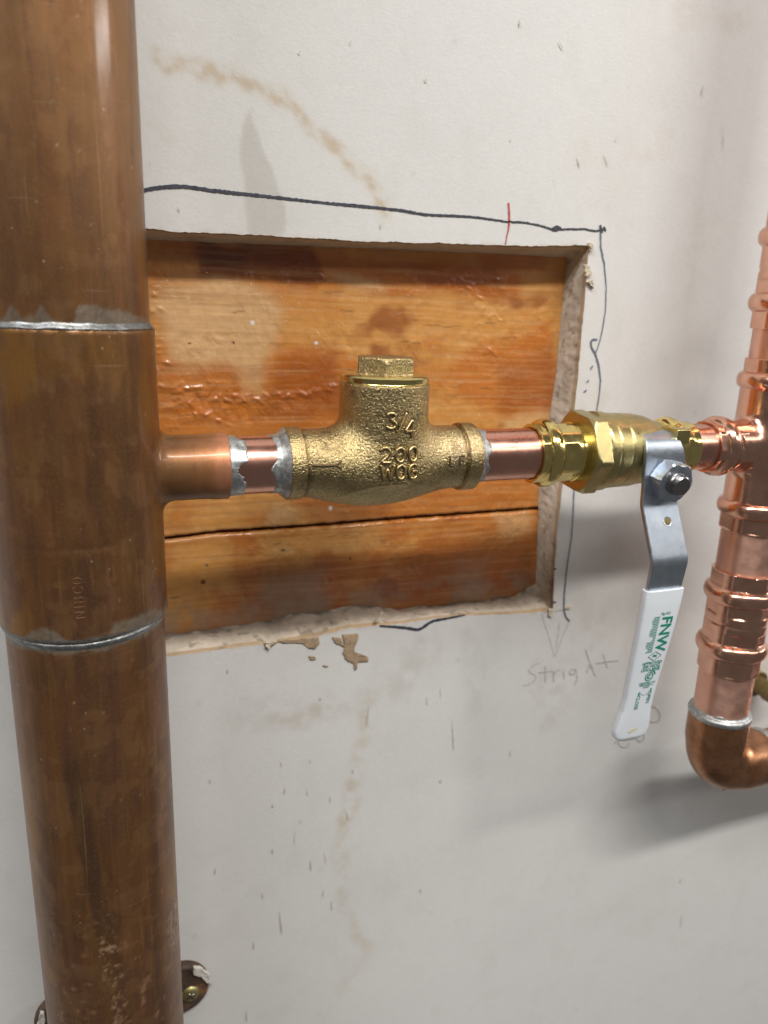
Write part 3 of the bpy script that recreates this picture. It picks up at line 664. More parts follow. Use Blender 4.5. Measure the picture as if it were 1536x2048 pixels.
    for x_, z_, a1, a2, hh, rot in bl:
        k = np.where((np.abs(Q[:, 0]-x_) < 3*a1) & (np.abs(Q[:, 1]-z_) < 3*a1))[0]
        u_ = (Q[k, 0]-x_)*math.cos(rot)+(Q[k, 1]-z_)*math.sin(rot); v_ = -(Q[k, 0]-x_)*math.sin(rot)+(Q[k, 1]-z_)*math.cos(rot)
        drip[k] = np.maximum(drip[k], hh*np.exp(-(u_/a1)**2-(v_/a2)**2))
    wetv = np.maximum(wetv, sstep(0.05, 0.25, drip))
    Y = YW-1.15*drip-lump*0.45*fbm(Q, 0.28, 72, 3)+0.35*(0.5-g)
    edge = np.minimum(zt, 1-zt)[:, None]*np.abs(B-A)[None, :]; e = edge.ravel(); Y = Y+np.where(e < 1.2, (1.2-e)**2*0.9, 0)
    V = np.column_stack([Q[:, 0], Y, Q[:, 1]]); Fq = grid_faces(nz, len(xs), False)[:, ::-1]
    nx = len(xs); b0 = np.column_stack([xs, np.full(nx, YW+19), A]); b1 = np.column_stack([xs, np.full(nx, YW+19), B])
    n0 = len(V); V = np.vstack([V, b0, b1]); j = np.arange(nx-1)
    Fq = np.vstack([Fq, np.stack([j, j+1, n0+j+1, n0+j], 1), np.stack([(nz-1)*nx+j+1, (nz-1)*nx+j, n0+nx+j, n0+nx+j+1], 1)])
    pad = lambda a, v: np.concatenate([a, np.tile(v, (2*nx, 1)) if a.ndim == 2 else np.full(2*nx, v)])
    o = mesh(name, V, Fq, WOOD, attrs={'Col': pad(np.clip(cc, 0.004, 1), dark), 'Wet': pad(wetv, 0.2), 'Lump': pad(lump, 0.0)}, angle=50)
    tag(o, label, 'board', 'boards inside the wall opening')
gz_ = lambda x: np.interp(x, gap[:, 0], gap[:, 1], left=gap[0, 1])
jag = lambda x, s_: (fbm(np.column_stack([x, np.zeros(len(x))]), 0.4, s_, 3)-0.5)*0.9
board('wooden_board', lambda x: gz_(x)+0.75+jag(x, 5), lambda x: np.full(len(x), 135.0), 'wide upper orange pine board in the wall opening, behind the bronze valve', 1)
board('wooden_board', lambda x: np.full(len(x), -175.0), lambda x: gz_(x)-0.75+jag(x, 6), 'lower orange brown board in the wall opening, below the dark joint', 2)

# ------------------------------------------------------------------ big riser on the left
RUN_UP = ([-3.1, -1.4, -.62, -.52, -.40, -.27, -.185, -.1, 0, .13, .18, .27, .40, .49, .60, .75, .95, 1.15, 1.5, 3.1], [1.5, 1.5, 2.4, 6.6, 3.2, 3.6, 7.2, 3.2, 1.8, 1.8, 6.8, 7.8, 7.2, 6.0, 6.2, 5.6, 4.4, 3.6, 2.6, 1.5])
def patina(V, r):
    th = np.arctan2(V[:, 0], -V[:, 1]); Q = np.column_stack([th*r, V[:, 2]])
    n1 = fbm(Q, 0.022, 81, 4); n2 = fbm(Q*np.array([1, .25]), 0.09, 82, 4); n3 = fbm(Q, 0.14, 83, 4); n4 = fbm(Q, 0.9, 84, 2)
    brown = np.array([0.215, 0.108, 0.044]); gold = np.array([0.30, 0.162, 0.036]); mauve = np.array([0.180, 0.092, 0.056]); umber = np.array([0.115, 0.060, 0.028]); tan = np.array([0.36, 0.22, 0.115])
    cc = np.tile(brown, (len(Q), 1)); dust = np.zeros(len(Q))
    def L(m_, col):
        nonlocal cc; cc = cc*(1-m_[:, None])+np.asarray(col)*m_[:, None]
    Qs = Q*np.array([1, 0.55]); q2 = Q*np.array([1, 0.02])
    L(0.9*sstep(0.47, 0.54, n1), gold); L(0.9*sstep(0.52, 0.56, fbm(Qs, 0.034, 85, 4)), mauve); L(0.6*sstep(0.5, 0.62, n2), umber)
    L(0.40*sstep(0.54, 0.62, n3), tan*0.9); L(0.35*sstep(0.52, 0.66, fbm(q2, 0.16, 95, 4)), umber*0.8); L(0.2*sstep(0.55, 0.7, fbm(q2, 0.35, 96, 3)), gold)
    scr = sstep(0.80, 0.86, vnoise(Q*np.array([1.6, 0.07]), 1.0, 97))*sstep(0.5, 0.7, vnoise(Q, 0.06, 98)); L(0.35*scr, tan*1.2)
    L(0.5*sstep(40, 120, V[:, 2])*sstep(0.3, 0.6, n2), tan*1.05)
    if V[:, 2].min() < -100:               # damp run and white powder down the lower pipe
        run = np.interp(Q[:, 1], [-260, -200, -150, -95], [5, 1, -4, -9])
        m_ = (1-sstep(2.2, 4.2, np.abs(Q[:, 0]-run)))*sstep(-90, -105, Q[:, 1])
        L(0.65*m_*sstep(-235, -150, Q[:, 1]), (0.075, 0.045, 0.028)); pw_ = m_*sstep(-160, -185, Q[:, 1])*sstep(0.45, 0.62, fbm(Q, 0.55, 86, 3)); pw_ = pw_*sstep(0.35, 0.65, n4); L(0.5*pw_, (0.48, 0.40, 0.33)); dust = np.maximum(dust, pw_*0.7)
        m_ = (1-sstep(4, 12, np.hypot(Q[:, 0]-34, (Q[:, 1]+196)*0.55)))*sstep(0.45, 0.65, fbm(Q, 0.9, 87, 2)); L(0.6*m_, (0.55, 0.52, 0.50)); dust = np.maximum(dust, m_*0.7)
        m_ = sstep(0.62, 0.75, fbm(Q, 0.35, 88, 3))*sstep(-140, -230, Q[:, 1]); L(0.4*m_, (0.42, 0.31, 0.21)); dust = np.maximum(dust, 0.4*m_)
    sp = sstep(0.90, 0.94, vnoise(Q, 1.1, 89))*sstep(0.55, 0.72, vnoise(Q, 0.1, 90)); L(0.45*sp, (0.62, 0.55, 0.45)); dust = np.maximum(dust, sp*0.5)
    gr = sstep(0.92, 0.95, vnoise(Q, 0.5, 91))*sstep(0.55, 0.65, vnoise(Q, 0.05, 92)); L(0.7*gr, (0.12, 0.22, 0.17)); dust = np.maximum(dust, gr*0.8)
    ta = th; ragged = 1.6*(fbm(Q, 0.8, 101, 3)-0.5)+0.9*(fbm(Q, 2.2, 102, 2)-0.5)
    if V[:, 2].max() > 100:
        H = np.interp(ta, *RUN_UP); m_ = sstep(-0.9, 0.5, 50.6+H-V[:, 2]+ragged)*(0.8+0.2*sstep(0.35, 0.6, fbm(Q, 0.5, 103, 3)))
    elif V[:, 2].min() < -100:
        H = 1.6+2.6*fbm(np.column_stack([th*4, np.zeros(len(th))]), 1.0, 104, 3); m_ = sstep(-0.7, 0.5, V[:, 2]+53.9+H*1.3+ragged*0.9)*(0.6+0.4*sstep(0.35, 0.6, fbm(Q, 0.5, 105, 3)))
    else:
        H = 0.6+3.6*sstep(0.35, 0.7, fbm(np.column_stack([th*2.2, np.zeros(len(th))]), 1.0, 106, 3)); m_ = sstep(-0.6, 0.5, -53.1+H*1.25-V[:, 2]+ragged*0.9)*(0.75+0.25*sstep(0.35, 0.6, fbm(Q, 0.5, 107, 3)))*(V[:, 0] < 31)
    g_ = 0.13+0.22*fbm(Q*np.array([1, 1.6]), 0.9, 108, 3)
    cc = cc*(1-m_[:, None])+(g_[:, None]*np.array([1.0, 1.0, 0.97]))*m_[:, None]; dust = np.maximum(dust, 0.15*m_)
    return {'Col': np.clip(cc, 0.01, 1), 'Dust': dust}
riser = thing('copper_riser', 'thick aged brown copper pipe standing upright with a soldered tee', 'copper pipe', (0, 0, -420))
def fine_lathe(z0, z1, r, fine0, fine1):
    t = np.r_[np.arange(z0, fine0, 12), np.arange(fine0, fine1, 0.75), np.arange(fine1, z1+1, 12)]
    return lathe([(a, r) for a in t], 'Z', (0, 0, 0), 260)
V, F = fine_lathe(48, 900, 27.9, 48, 175); part('upper_pipe', (V, F), PATINA, riser, attrs=patina(V, 28), angle=None)
V, F = fine_lathe(-900, -50, 28.0, -285, -50); part('lower_pipe', (V, F), PATINA, riser, attrs=patina(V, 28), angle=None)
def f_tee(P):
    d = cyl(P, 'Z', (0, 0, 0), 29.4, -53.5, 50.5, 0.5)
    d = smin(d, smax(np.hypot(P[:, 1], P[:, 2])-12.3-0.35*sstep(44, 50, P[:, 0]), smax(-P[:, 0], P[:, 0]-53.6, .01), 0.4), 5.0)
    dent = 0.25*np.exp(-((P[:, 2]+20)/0.6)**2)*(P[:, 0] < 10)+0.2*np.exp(-((P[:, 2]-4)/0.8)**2)*(P[:, 0] < -5)
    return d+dent*0.5
V, F = nets(f_tee, (-31, -31, -56), (55.5, 31, 52.5), 0.85)
a_ = patina(V, 29.4); bx = sstep(30, 52, V[:, 0])
a_['Col'] = a_['Col']*(1-0.85*bx[:, None])+np.array([0.52, 0.27, 0.13])*0.85*bx[:, None]
ed = bx*sstep(44, 52, V[:, 0]+3*(fbm(V, 0.15, 93, 3)-.5)); a_['Col'] = a_['Col']*(1-0.6*ed[:, None])+np.array([0.78, 0.38, 0.29])*0.6*ed[:, None]
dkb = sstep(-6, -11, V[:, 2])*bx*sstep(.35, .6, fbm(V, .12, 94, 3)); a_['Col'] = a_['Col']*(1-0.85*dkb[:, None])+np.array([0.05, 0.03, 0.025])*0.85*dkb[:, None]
part('tee_fitting', (V, F), PATINA, riser, attrs=a_, angle=50)
def solder_band(axis, base, r, t0, jag0, jag1, seed, n=220, thick=0.35, fr=3.0, power=1.0, run=None):
    # fillet of solder at t0, running out on the tube to a ragged edge between jag0 and jag1 (signed lengths)
    th = np.arange(n)/n*2*PI; c3 = np.column_stack([np.cos(th)*fr, np.sin(th)*fr, np.zeros(n)])
    e = fbm(c3, 1.0, seed, 4); e = np.clip((e-0.25)/0.5, 0, 1)**power; L_ = jag0+(jag1-jag0)*e
    if run is not None:
        ta = (th+PI) % (2*PI)-PI; L_ = np.interp(ta, run[0], run[1])*(0.85+0.3*fbm(c3*6, 1.0, seed+4, 3))
    sg = np.sign(jag1); prof = []
    rows = []
    for s_, h in ((-0.04, thick), (0.0, thick), (0.25, thick*0.8), (0.55, thick*0.55), (0.85, thick*0.45), (0.97, thick*0.25), (1.0, -0.15)):
        rows.append((s_, h))
    a, e1, e2 = AX[axis]; Vs = []
    for s_, h in rows:
        T = t0+L_*s_; R = r+h+min(0.15, thick*0.35)*(vnoise(np.column_stack([c3[:, 0]*4, c3[:, 1]*4, np.full(n, s_*6)]), 1.0, seed+2)-0.5)*(h > 0)
        Vs.append(np.asarray(base)+T[:, None]*a+(R*np.cos(th))[:, None]*e1+(R*np.sin(th))[:, None]*e2)
    return np.vstack(Vs), grid_faces(len(rows), n)
s1 = lathe([(50.3, 27.9), (50.7, 29.15), (51.1, 28.9), (51.7, 28.35), (52.2, 28.05), (52.6, 27.85)], 'Z', (0, 0, 0), 200)
s1[0][:, 2] += np.where(s1[0][:, 2] > 51.0, 0.9*(fbm(s1[0], 0.25, 110, 3)-0.4), 0)
part('solder_joint', s1, SOLDER, riser, angle=None)
s2 = lathe([(-57.0, 27.85), (-56.0, 28.15), (-55.0, 28.75), (-54.3, 28.6), (-53.9, 27.9), (-53.3, 28.2), (-53.15, 29.2), (-52.7, 29.5), (-52.2, 29.46)], 'Z', (0, 0, 0), 200)
s2[0][:, 2] += np.where(s2[0][:, 2] < -54.6, 1.2*(fbm(s2[0], 0.22, 111, 3)-0.5), 0)
part('solder_joint', s2, SOLDER, riser, angle=None)

# letters drawn as strokes in a 0..1 box (width, height)
GL = {'3': ([[(.08, .86), (.3, 1), (.68, .98), (.84, .8), (.7, .6), (.4, .53), (.72, .48), (.92, .28), (.74, .06), (.36, 0), (.05, .14)]], .72), '/': ([[(0, -.12), (.62, 1.08)]], .6),
      '4': ([[(.66, -.02), (.66, 1), (.02, .32), (.95, .32)]], .75), '2': ([[(.06, .76), (.22, .96), (.6, 1), (.86, .78), (.7, .46), (.08, .02), (.94, .02)]], .74),
      '0': ([[(.5, 1), (.16, .84), (.06, .5), (.16, .16), (.5, 0), (.84, .16), (.94, .5), (.84, .84), (.5, 1)]], .74), 'O': ([[(.5, 1), (.16, .84), (.06, .5), (.16, .16), (.5, 0), (.84, .16), (.94, .5), (.84, .84), (.5, 1)]], .74),
      'W': ([[(0, 1), (.26, 0), (.5, .75), (.74, 0), (1, 1)]], .9), 'G': ([[(.9, .82), (.62, 1), (.28, .92), (.06, .5), (.24, .08), (.6, 0), (.95, .14), (.95, .5), (.5, .5)]], .76),
      'L': ([[(.1, 1), (.1, 0), (.85, 0)]], .7), 'F': ([[(.1, 0), (.1, 1), (.88, 1)], [(.1, .52), (.7, .52)]], .7), 'N': ([[(.08, 0), (.08, 1), (.88, 0), (.88, 1)]], .78), 'I': ([[(.5, 0), (.5, 1)]], .4),
      'B': ([[(.1, 0), (.1, 1), (.6, 1), (.8, .78), (.6, .53), (.1, .53)], [(.6, .53), (.88, .28), (.62, 0), (.1, 0)]], .74), 'C': ([[(.92, .82), (.6, 1), (.24, .9), (.06, .5), (.24, .1), (.6, 0), (.92, .18)]], .74)}
def strokes(text, h, gapf=0.18):
    out = []; x = 0
    for ch in text:
        for s_ in GL[ch][0]: out.append(np.array([(x+a*GL[ch][1]*h, b*h) for a, b in s_]))
        x += (GL[ch][1]+gapf)*h
    wd_ = x-gapf*h
    return [o-np.array([wd_/2, h/2]) for o in out]
def letter_tubes(lines, place, rad, flat=0.8):
    vf = []
    for s_ in lines:
        q = smooth_line(s_, 0.35, 2); P, N = place(q); vf.append(sweep(P, rad, 8, N, flat))
    return merge(*vf)
def on_riser(q):                            # stamped name: reads upwards on the front of the tee
    th0 = -1.2/29.4; th = th0-q[:, 1]/29.4; z = -37.0+q[:, 0]
    N = np.column_stack([np.sin(th), -np.cos(th), np.zeros(len(q))]); return np.column_stack([np.sin(th)*29.38, -np.cos(th)*29.38, z]), N
STAMP = m_plain('stamped_copper', (0.19, 0.10, 0.048), 0.45, 0.8, (400, 0.6), 0, 1.5)
part('stamped_lettering', letter_tubes(strokes('NIBCO', 3.4, 0.24), on_riser, 0.20, 0.5), STAMP, riser, angle=None)
# pipe hanger behind its foot
hang = thing('pipe_hanger', 'rusty oval hanger plate screwed to the wall behind the thick pipe', 'pipe hanger', (2, W0, -297))
def f_pl(P):
    q = P-np.array([2, W0-2.5, -297.0]); an = 0.02; u = q[:, 0]*math.cos(an)-q[:, 2]*math.sin(an); v = q[:, 0]*math.sin(an)+q[:, 2]*math.cos(an)
    u2 = np.maximum(np.abs(u)-28.0, 0); d = np.hypot(u2, v)-15.5
    rimr = 0.6*(1-sstep(0, 2.5, np.abs(d+1.5)))
    return smax(d, np.abs(q[:, 1])-2.3-rimr, 1.2)
part('plate', nets(f_pl, (-46, W0-6.5, -316), (50, W0+1.5, -278), 0.8), RUST, hang, angle=None)
crust = [scrap('', [(386, 1917), (400, 1918), (415, 1932), (420, 1950), (412, 1948), (402, 1936), (385, 1930)], W0-5.2, 1.2, SALT, 71), scrap('', [(82, 2006), (90, 2004), (90, 2030), (82, 2046), (76, 2030)], W0-4.6, 1.5, SALT, 73)]
for c_ in crust: part('plaster_crust', c_, SALT, hang, angle=None)
part('standoff', lathe([(0, 6), (2, 6), (3, 4.6), (24, 4.6)], ((0, -1, 0), np.array([1., 0, 0]), np.array([0, 0, 1.])) and (np.array([0, -1., 0]), np.array([1., 0, 0]), np.array([0, 0, 1.])), (0, W0-4, -297), 32), RUST, hang)
scv = part('screw', lathe([(-2, 4.8), (0.0, 4.9), (0.9, 4.3), (1.5, 2.8), (1.7, 0.01)], 'Y', (35.5, W0-5.0, -301.5), 40), SCREW, hang)
def slotbox(cx, cz, L_, w_, an, y0, y1):
    ca, sa = math.cos(an), math.sin(an); V = []
    for y in (y0, y1):
        for a, b in ((-L_, -w_), (L_, -w_), (L_, w_), (-L_, w_)): V.append((cx+a*ca-b*sa, y, cz+a*sa+b*ca))
    return np.array(V), [[0, 1, 2, 3], [7, 6, 5, 4], [0, 4, 5, 1], [1, 5, 6, 2], [2, 6, 7, 3], [3, 7, 4, 0]]
part('slot', merge(slotbox(35.5, -301.5, 2.3, 0.45, 0.5, W0-6.3, W0-6.78), slotbox(35.5, -301.5, 2.3, 0.45, 0.5+PI/2, W0-6.3, W0-6.76)), STEM, hang, smooth=False)

# ------------------------------------------------------------------ short copper tubes of the branch line
TR = 11.25
def tube(axis, base, r, t0, t1, n=96):
    return lathe(rprof(lambda t: r, t0, t1, 1.5), axis, base, n)
st1 = thing('copper_stub', 'short sanded copper tube soldered between the thick riser and bronze valve', 'copper tube', (53, 0, 0), 'short copper tubes of the branch line')
part('tube', tube('X', (0, 0, 0), TR, 48, 84), CUX, st1)
part('solder_joint', solder_band('X', (0, 0, 0), TR, 53.5, 1.2, 6.6, 31, thick=0.5, fr=2.4), SOLDERB, st1, angle=None)
part('solder_joint', solder_band('X', (0, 0, 0), TR, 74.6, -3.4, -7.0, 36, thick=0.5, fr=1.6), SOLDERB, st1, angle=None)
st2 = thing('copper_stub', 'short sanded copper tube between the bronze valve and brass ball valve', 'copper tube', (158, 0, 0), 'short copper tubes of the branch line')
part('tube', tube('X', (0, 0, 0), TR, 153, 198), CUX, st2)
part('solder_joint', solder_band('X', (0, 0, 0), TR, 158.4, 1.4, 5.0, 43, thick=0.5, fr=1.8), SOLDERB, st2, angle=None)
st3 = thing('copper_stub', 'bit of copper tube right of the ball valve, before the press tee', 'copper tube', (272, 0, 0), 'short copper tubes of the branch line')
part('tube', tube('X', (0, 0, 0), TR-0.1, 262, 300), CUX, st3)

# ------------------------------------------------------------------ bronze check valve
BX = 117.0
def f_check(P):
    run = cyl(P, 'X', (0, 0, 0), 13.4, 75.8, 157.0, 0.5)
    neck = cyl(P, 'Z', (BX, 0, 0), 18.1, -6, 31.6, 0.5)
    d = smin(run, neck, 7.0)
    d = smin(d, ell(P, (113, 0, -3.0), (32, 15.5, 15.8)), 6.0)
    col = smin(cyl(P, 'X', (0, 0, 0), 14.4, 75.8, 82.0, 0.7), cyl(P, 'X', (0, 0, 0), 14.4, 150.6, 157.0, 0.7), 0.1)
    d = smin(d, col, 0.4)
    rr = np.hypot(P[:, 1], P[:, 2]); return d+0.55*np.exp(-((P[:, 0]-82.5)/0.5)**2-((rr-13.8)/2)**2)+0.55*np.exp(-((P[:, 0]-150.1)/0.5)**2-((rr-13.8)/2)**2)
cv = thing('check_valve', 'cast bronze swing check valve with hexagonal cap and raised lettering', 'check valve', (BX, 0, 0))
cb_V, cb_F = nets(f_check, (73, -22, -22), (160, 22, 34), 0.6); LET = []
part('seam', lathe([(31.2, 17.2), (31.9, 17.5), (32.3, 17.3)], 'Z', (BX, 0, 0), 120), BRASST, cv)
part('cap_flange', lathe([(32.1, 10), (32.1, 17.2), (32.4, 17.7), (34.0, 17.7), (34.5, 17.2), (34.9, 15.5), (35.0, 10)], 'Z', (BX, 0, 0), 140), BRASST, cv)
def f_hex(P):
    d = hexp(P, 'Z', (BX, 0, 0), 10.9, 33.5, 41.6, math.radians(-19), 0.35)
    q = P-np.array([BX, 0, 0]); d = smax(d, (np.hypot(q[:, 0], q[:, 1])-11.9)*0.8+(P[:, 2]-40.9)*0.6, 0.4)
    return smin(d, cyl(P, 'Z', (BX, 0, 0), 15.4, 33.0, 34.8, 0.5), 1.0)
part('cap', nets(f_hex, (BX-17, -17, 32.5), (BX+17, 17, 43), 0.5), BRONZE, cv, angle=45)
part('solder_ring', lathe([(71.8, 11.2), (73.0, 11.6), (74.6, 13.0), (75.9, 14.0), (76.8, 13.6)], 'X', (0, 0, 0), 120), SOLDERB, cv)
part('solder_ring', lathe([(156.2, 13.4), (157.2, 13.6), (158.0, 12.6), (159.0, 11.8), (160.4, 11.2)], 'X', (0, 0, 0), 120), SOLDERB, cv)
def normals(f, P):
    e = 0.05; g = np.stack([(f(P+np.eye(3)[k]*e)-f(P-np.eye(3)[k]*e)) for k in range(3)], 1); return g/np.linalg.norm(g, axis=1)[:, None]
def on_check(cx, cz, rot=0.0, off=0.38):
    def g(q):
        ca, sa = math.cos(rot), math.sin(rot)
        P = drape(f_check, np.column_stack([cx+q[:, 0]*ca-q[:, 1]*sa, cz+q[:, 0]*sa+q[:, 1]*ca])); N = normals(f_check, P); return P+N*off, N
    return g
for txt, px_, lines in (('3/4', (800, 848), [q*1.0+np.array([-3.9, 1.5]) for q in strokes('3', 6.0)]+[np.array([(-2.2, -5.2), (1.9, 4.4)])]+[q+np.array([3.9, -1.5]) for q in strokes('4', 6.4)]), ('200', (797, 908), strokes('200', 5.8, 0.24)), ('WOG', (796, 942), strokes('WOG', 5.8, 0.14))):
    c0 = pt(px_[0], px_[1], -16.5); LET.append([q+np.array([c0[0], c0[2]]) for q in lines])
    part('raised_lettering', letter_tubes(lines, on_check(c0[0], c0[2], 0.0, 0.42), 0.52, 1.0), BRONZEL, cv, angle=None)
c0 = pt(919, 922, -13.6); DK = m_plain('sunken_bronze', (0.13, 0.085, 0.04), 0.5, 0.7, (700, 0.6), 0.3, 0.6)
part('stamped_lettering', letter_tubes(strokes('LF', 3.9, 0.45), on_check(c0[0]-0.8, c0[2], -0.02, 0.2), 0.38, 0.8), DK, cv, angle=None)
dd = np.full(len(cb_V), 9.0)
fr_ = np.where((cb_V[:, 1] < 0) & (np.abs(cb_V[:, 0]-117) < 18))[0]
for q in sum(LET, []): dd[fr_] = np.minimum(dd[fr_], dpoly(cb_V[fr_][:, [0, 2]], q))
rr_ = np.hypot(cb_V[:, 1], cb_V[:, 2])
shade_dirt = (1-sstep(0.6, 1.25, dd))+0.8*np.exp(-((cb_V[:, 0]-82.5)/0.5)**2)+0.8*np.exp(-((cb_V[:, 0]-150.1)/0.5)**2)  # shade painted round the letters and in the collar grooves, dirt patches follow
shade_dirt = np.clip(shade_dirt*sstep(0.25, 0.55, fbm(cb_V, 0.5, 131, 3))+0.5*sstep(0.62, 0.75, fbm(cb_V, 0.25, 132, 3)), 0, 1)
part('body', (cb_V, cb_F), BRONZE, cv, angle=50, attrs={'Dirt': shade_dirt})
c0 = pt(655, 931, -13.6)
part('flow_arrow', letter_tubes([np.array([(-6.0, 0.2), (-2, -.1), (3.2, 0)]), np.array([(3.2, 0), (5.6, 1.6)]), np.array([(3.2, 0), (5.4, -1.3)])], on_check(c0[0], c0[2], 0.0, 0.12), 0.42, 0.8), DK, cv, angle=None)

# ------------------------------------------------------------------ press fittings
def hexmod(zones, rot, ap, cor=1.02):
    def g(TH, T, R):
        ph = (TH-rot+PI/6) % (PI/3)-PI/6
        for a, b, r_ in zones:
            w_ = np.clip(np.minimum((T-a)/1.0, (b-T)/1.0)+0.5, 0, 1)
            hx = np.minimum(r_*ap/np.cos(ph), r_*cor)
            R = np.where(w_ > 0, R*(1-w_)+np.minimum(R, hx)*w_, R)
        return R, T
    return g
def bead(t, c, h, hw): return h*np.clip(1-((t-c)/hw)**2, 0, 1)**0.6
# brass ball valve
bv = thing('ball_valve', 'brass press ball valve with lever hanging down, between copper tube and tee', 'ball valve', (245, 0, 0))
def r_left(t):
    r = 13.1+bead(t, 193.6, 2.1, 3.4)
    if t > 206.5: r += 0.5
    return r
part('press_end', lathe(rprof(r_left, 186.6, 212, 0.35, 1.5), 'X', (0, 0, 0), 144, hexmod([(186.6, 190.2, 13.1), (197.2, 204, 13.1)], 0.2, 0.955)), BRASS, bv, angle=40)
def r_right(t): return 12.9+bead(t, 260.8, 2.0, 3.6)-0.5*sstep(266, 270, np.array([t]))[0]
part('press_end', lathe(rprof(r_right, 250.0, 272.5, 0.35, 1.5), 'X', (0, 0, 0), 144, hexmod([(250, 257.4, 12.9), (264.4, 272, 12.9)], 0.2, 0.955)), BRASSB, bv, angle=40)
def f_bv(P):
    rad = np.hypot(P[:, 1], P[:, 2]); X = P[:, 0]
    d = smax(hexp(P, 'X', (0, 0, 0), 17.2, 210.0, 218.2, math.radians(30+6), 0.6), (rad-19.4)*0.8+np.maximum(0, 211.8-X)*0.9-0.2, 0.4)
    d = smin(d, cyl(P, 'X', (0, 0, 0), 18.2, 217.6, 222.6, 0.4), 0.3)
    prof = np.interp(X, [221, 227, 238, 245, 251, 255], [17.6, 17.3, 17.0, 15.8, 13.6, 12.8])
    d = smin(d, smax(rad-prof, smax(221-X, X-254, .01), 0.4)*0.9, 0.6)
    d = d+0.45*np.exp(-((X-223.0)/0.45)**2)+0.35*np.exp(-((X-230.0)/0.4)**2)+0.3*np.exp(-((X-218.0)/0.35)**2)
    d = smin(d, cyl(P, 'Y', (245, 0, -5), 8.5, -19.0, 0, 0.6), 3.0)        # stem boss
    d = smin(d, hexp(P, 'Y', (245, 0, -5.5), 7.0, -17.0, -12, 0.3, 0.4), 0.4)
    return d
part('body', nets(f_bv, (208, -24, -22), (257, 22, 22), 0.6), BRASSC, bv, angle=45)
lug = slotbox(257, 6.5, 4.4, 3.2, -0.25, -10, -16.5)
def f_lug(P): return smax(np.abs(P[:, 0]-255.5)-3.6, smax(np.abs(P[:, 2]-8.5)-3.4, smax(-17.6-P[:, 1], P[:, 1]+4, .1), 0.5), 0.5)
part('stop_lug', nets(f_lug, (250, -20, 3), (261, -2, 14), 0.5), BRASST, bv, angle=45)
# stem, nut
sd = np.array([0, -math.cos(0.14), -math.sin(0.14)]); se2 = np.cross(sd, [1, 0, 0]); SA = (sd, np.array([1., 0, 0]), se2/np.linalg.norm(se2)); sb = np.array([246.0, 0, -6.6])
thr = [(14, 4.6), (18, 4.6)]
for k in range(12): thr += [(18+k*0.9, 4.45), (18.45+k*0.9, 4.95)]
thr += [(28.9, 4.6), (31.0, 4.6), (31.6, 4.0), (31.7, 0.01)]
part('stem', lathe(thr, SA, sb, 48), STEM, bv, angle=25)
nutp = [(20.8, 4.4), (20.8, 9.8), (21.0, 10.0), (26.6, 10.0), (27.3, 8.9), (27.6, 8.0), (27.5, 4.6)]
def nutmod(TH, T, R):
    ph = (TH-0.35+PI/6) % (PI/3)-PI/6; return np.where(R > 7.8, np.minimum(R, 8.5/np.cos(ph)), R), T
part('nut', lathe(nutp, SA, sb, 96, nutmod), ZINC, bv, angle=25)
part('washer', lathe([(20.1, 5), (20.1, 8.3), (20.3, 8.6), (20.9, 8.6), (20.9, 5)], SA, sb, 64), ZINC, bv, angle=25)
# lever: strip steel bent in a step, then the vinyl grip
def smooth_path(ctrl, step, n): return smooth_line(np.array(ctrl, float), step, n)
lev = smooth_path([(-7.5, 9.6), (-12.5, 9.2), (-16.6, 7.0), (-18.4, 2.5), (-19.2, -6), (-20.4, -21.0), (-30.6, -45.5), (-29.2, -60), (-27.4, -80), (-19.6, -137)], 0.7, 7)
sl = np.r_[0, np.cumsum(np.linalg.norm(np.diff(lev, axis=0), axis=1))]
zl = lev[:, 1]
hwl = np.interp(-zl, [-10, -8, -2, 5, 9, 14, 21, 45, 60, 80], [8.0, 9.0, 10.5, 11.5, 11.8, 10.8, 9.7, 9.9, 9.4, 8.6])
cxl = np.interp(-zl, [-10, 5, 10, 21, 45, 60], [244.0, 245.4, 245.6, 243.6, 245.2, 245.0])
def strip(path, hw, cx, th, nb=0.35):
    T = np.gradient(path, axis=0); T /= np.linalg.norm(T, axis=1)[:, None]; N = np.column_stack([T[:, 1], -T[:, 0]])   # points outwards
    N[N[:, 0] > 0.2] *= 1
    sec = [(-1, -.5, nb, 0), (-1, -.5, 0, nb), (-1, .5, 0, -nb), (-1, .5, nb, 0), (-.33, .5, 0, 0), (.33, .5, 0, 0), (1, .5, -nb, 0), (1, .5, 0, -nb), (1, -.5, 0, nb), (1, -.5, -nb, 0), (.33, -.5, 0, 0), (-.33, -.5, 0, 0)]
    V = np.zeros((len(path), len(sec), 3))
    for k, (a, b, da, db) in enumerate(sec):
        o_ = b*th+db; V[:, k, 0] = cx+a*hw+da; V[:, k, 1] = path[:, 0]+N[:, 0]*o_; V[:, k, 2] = path[:, 1]+N[:, 1]*o_
    n = len(path); Vv = V.reshape(-1, 3); Fq = grid_faces(n, len(sec)).tolist()
    Fq += [list(range(len(sec)))[::-1], [(n-1)*len(sec)+j for j in range(len(sec))]]
    return Vv, Fq
keep = zl > -76
part('lever', strip(lev[keep], hwl[keep], cxl[keep], 2.4), ZINC, bv, angle=30)
hole = np.array([246.2, np.interp(29.0, -zl[60:], lev[60:, 0]), -29.0])
hd = np.array([0, -0.92, 0.385]); HA = (hd, np.array([1., 0, 0]), np.array([0, 0.385, 0.92]))
part('hole', lathe([(1.16, 2.35), (1.32, 2.2), (1.30, 1.9), (1.24, 1.75)], HA, hole, 32), ZINC, bv)
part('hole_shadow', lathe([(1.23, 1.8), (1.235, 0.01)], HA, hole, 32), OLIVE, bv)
bv_children_hole = None
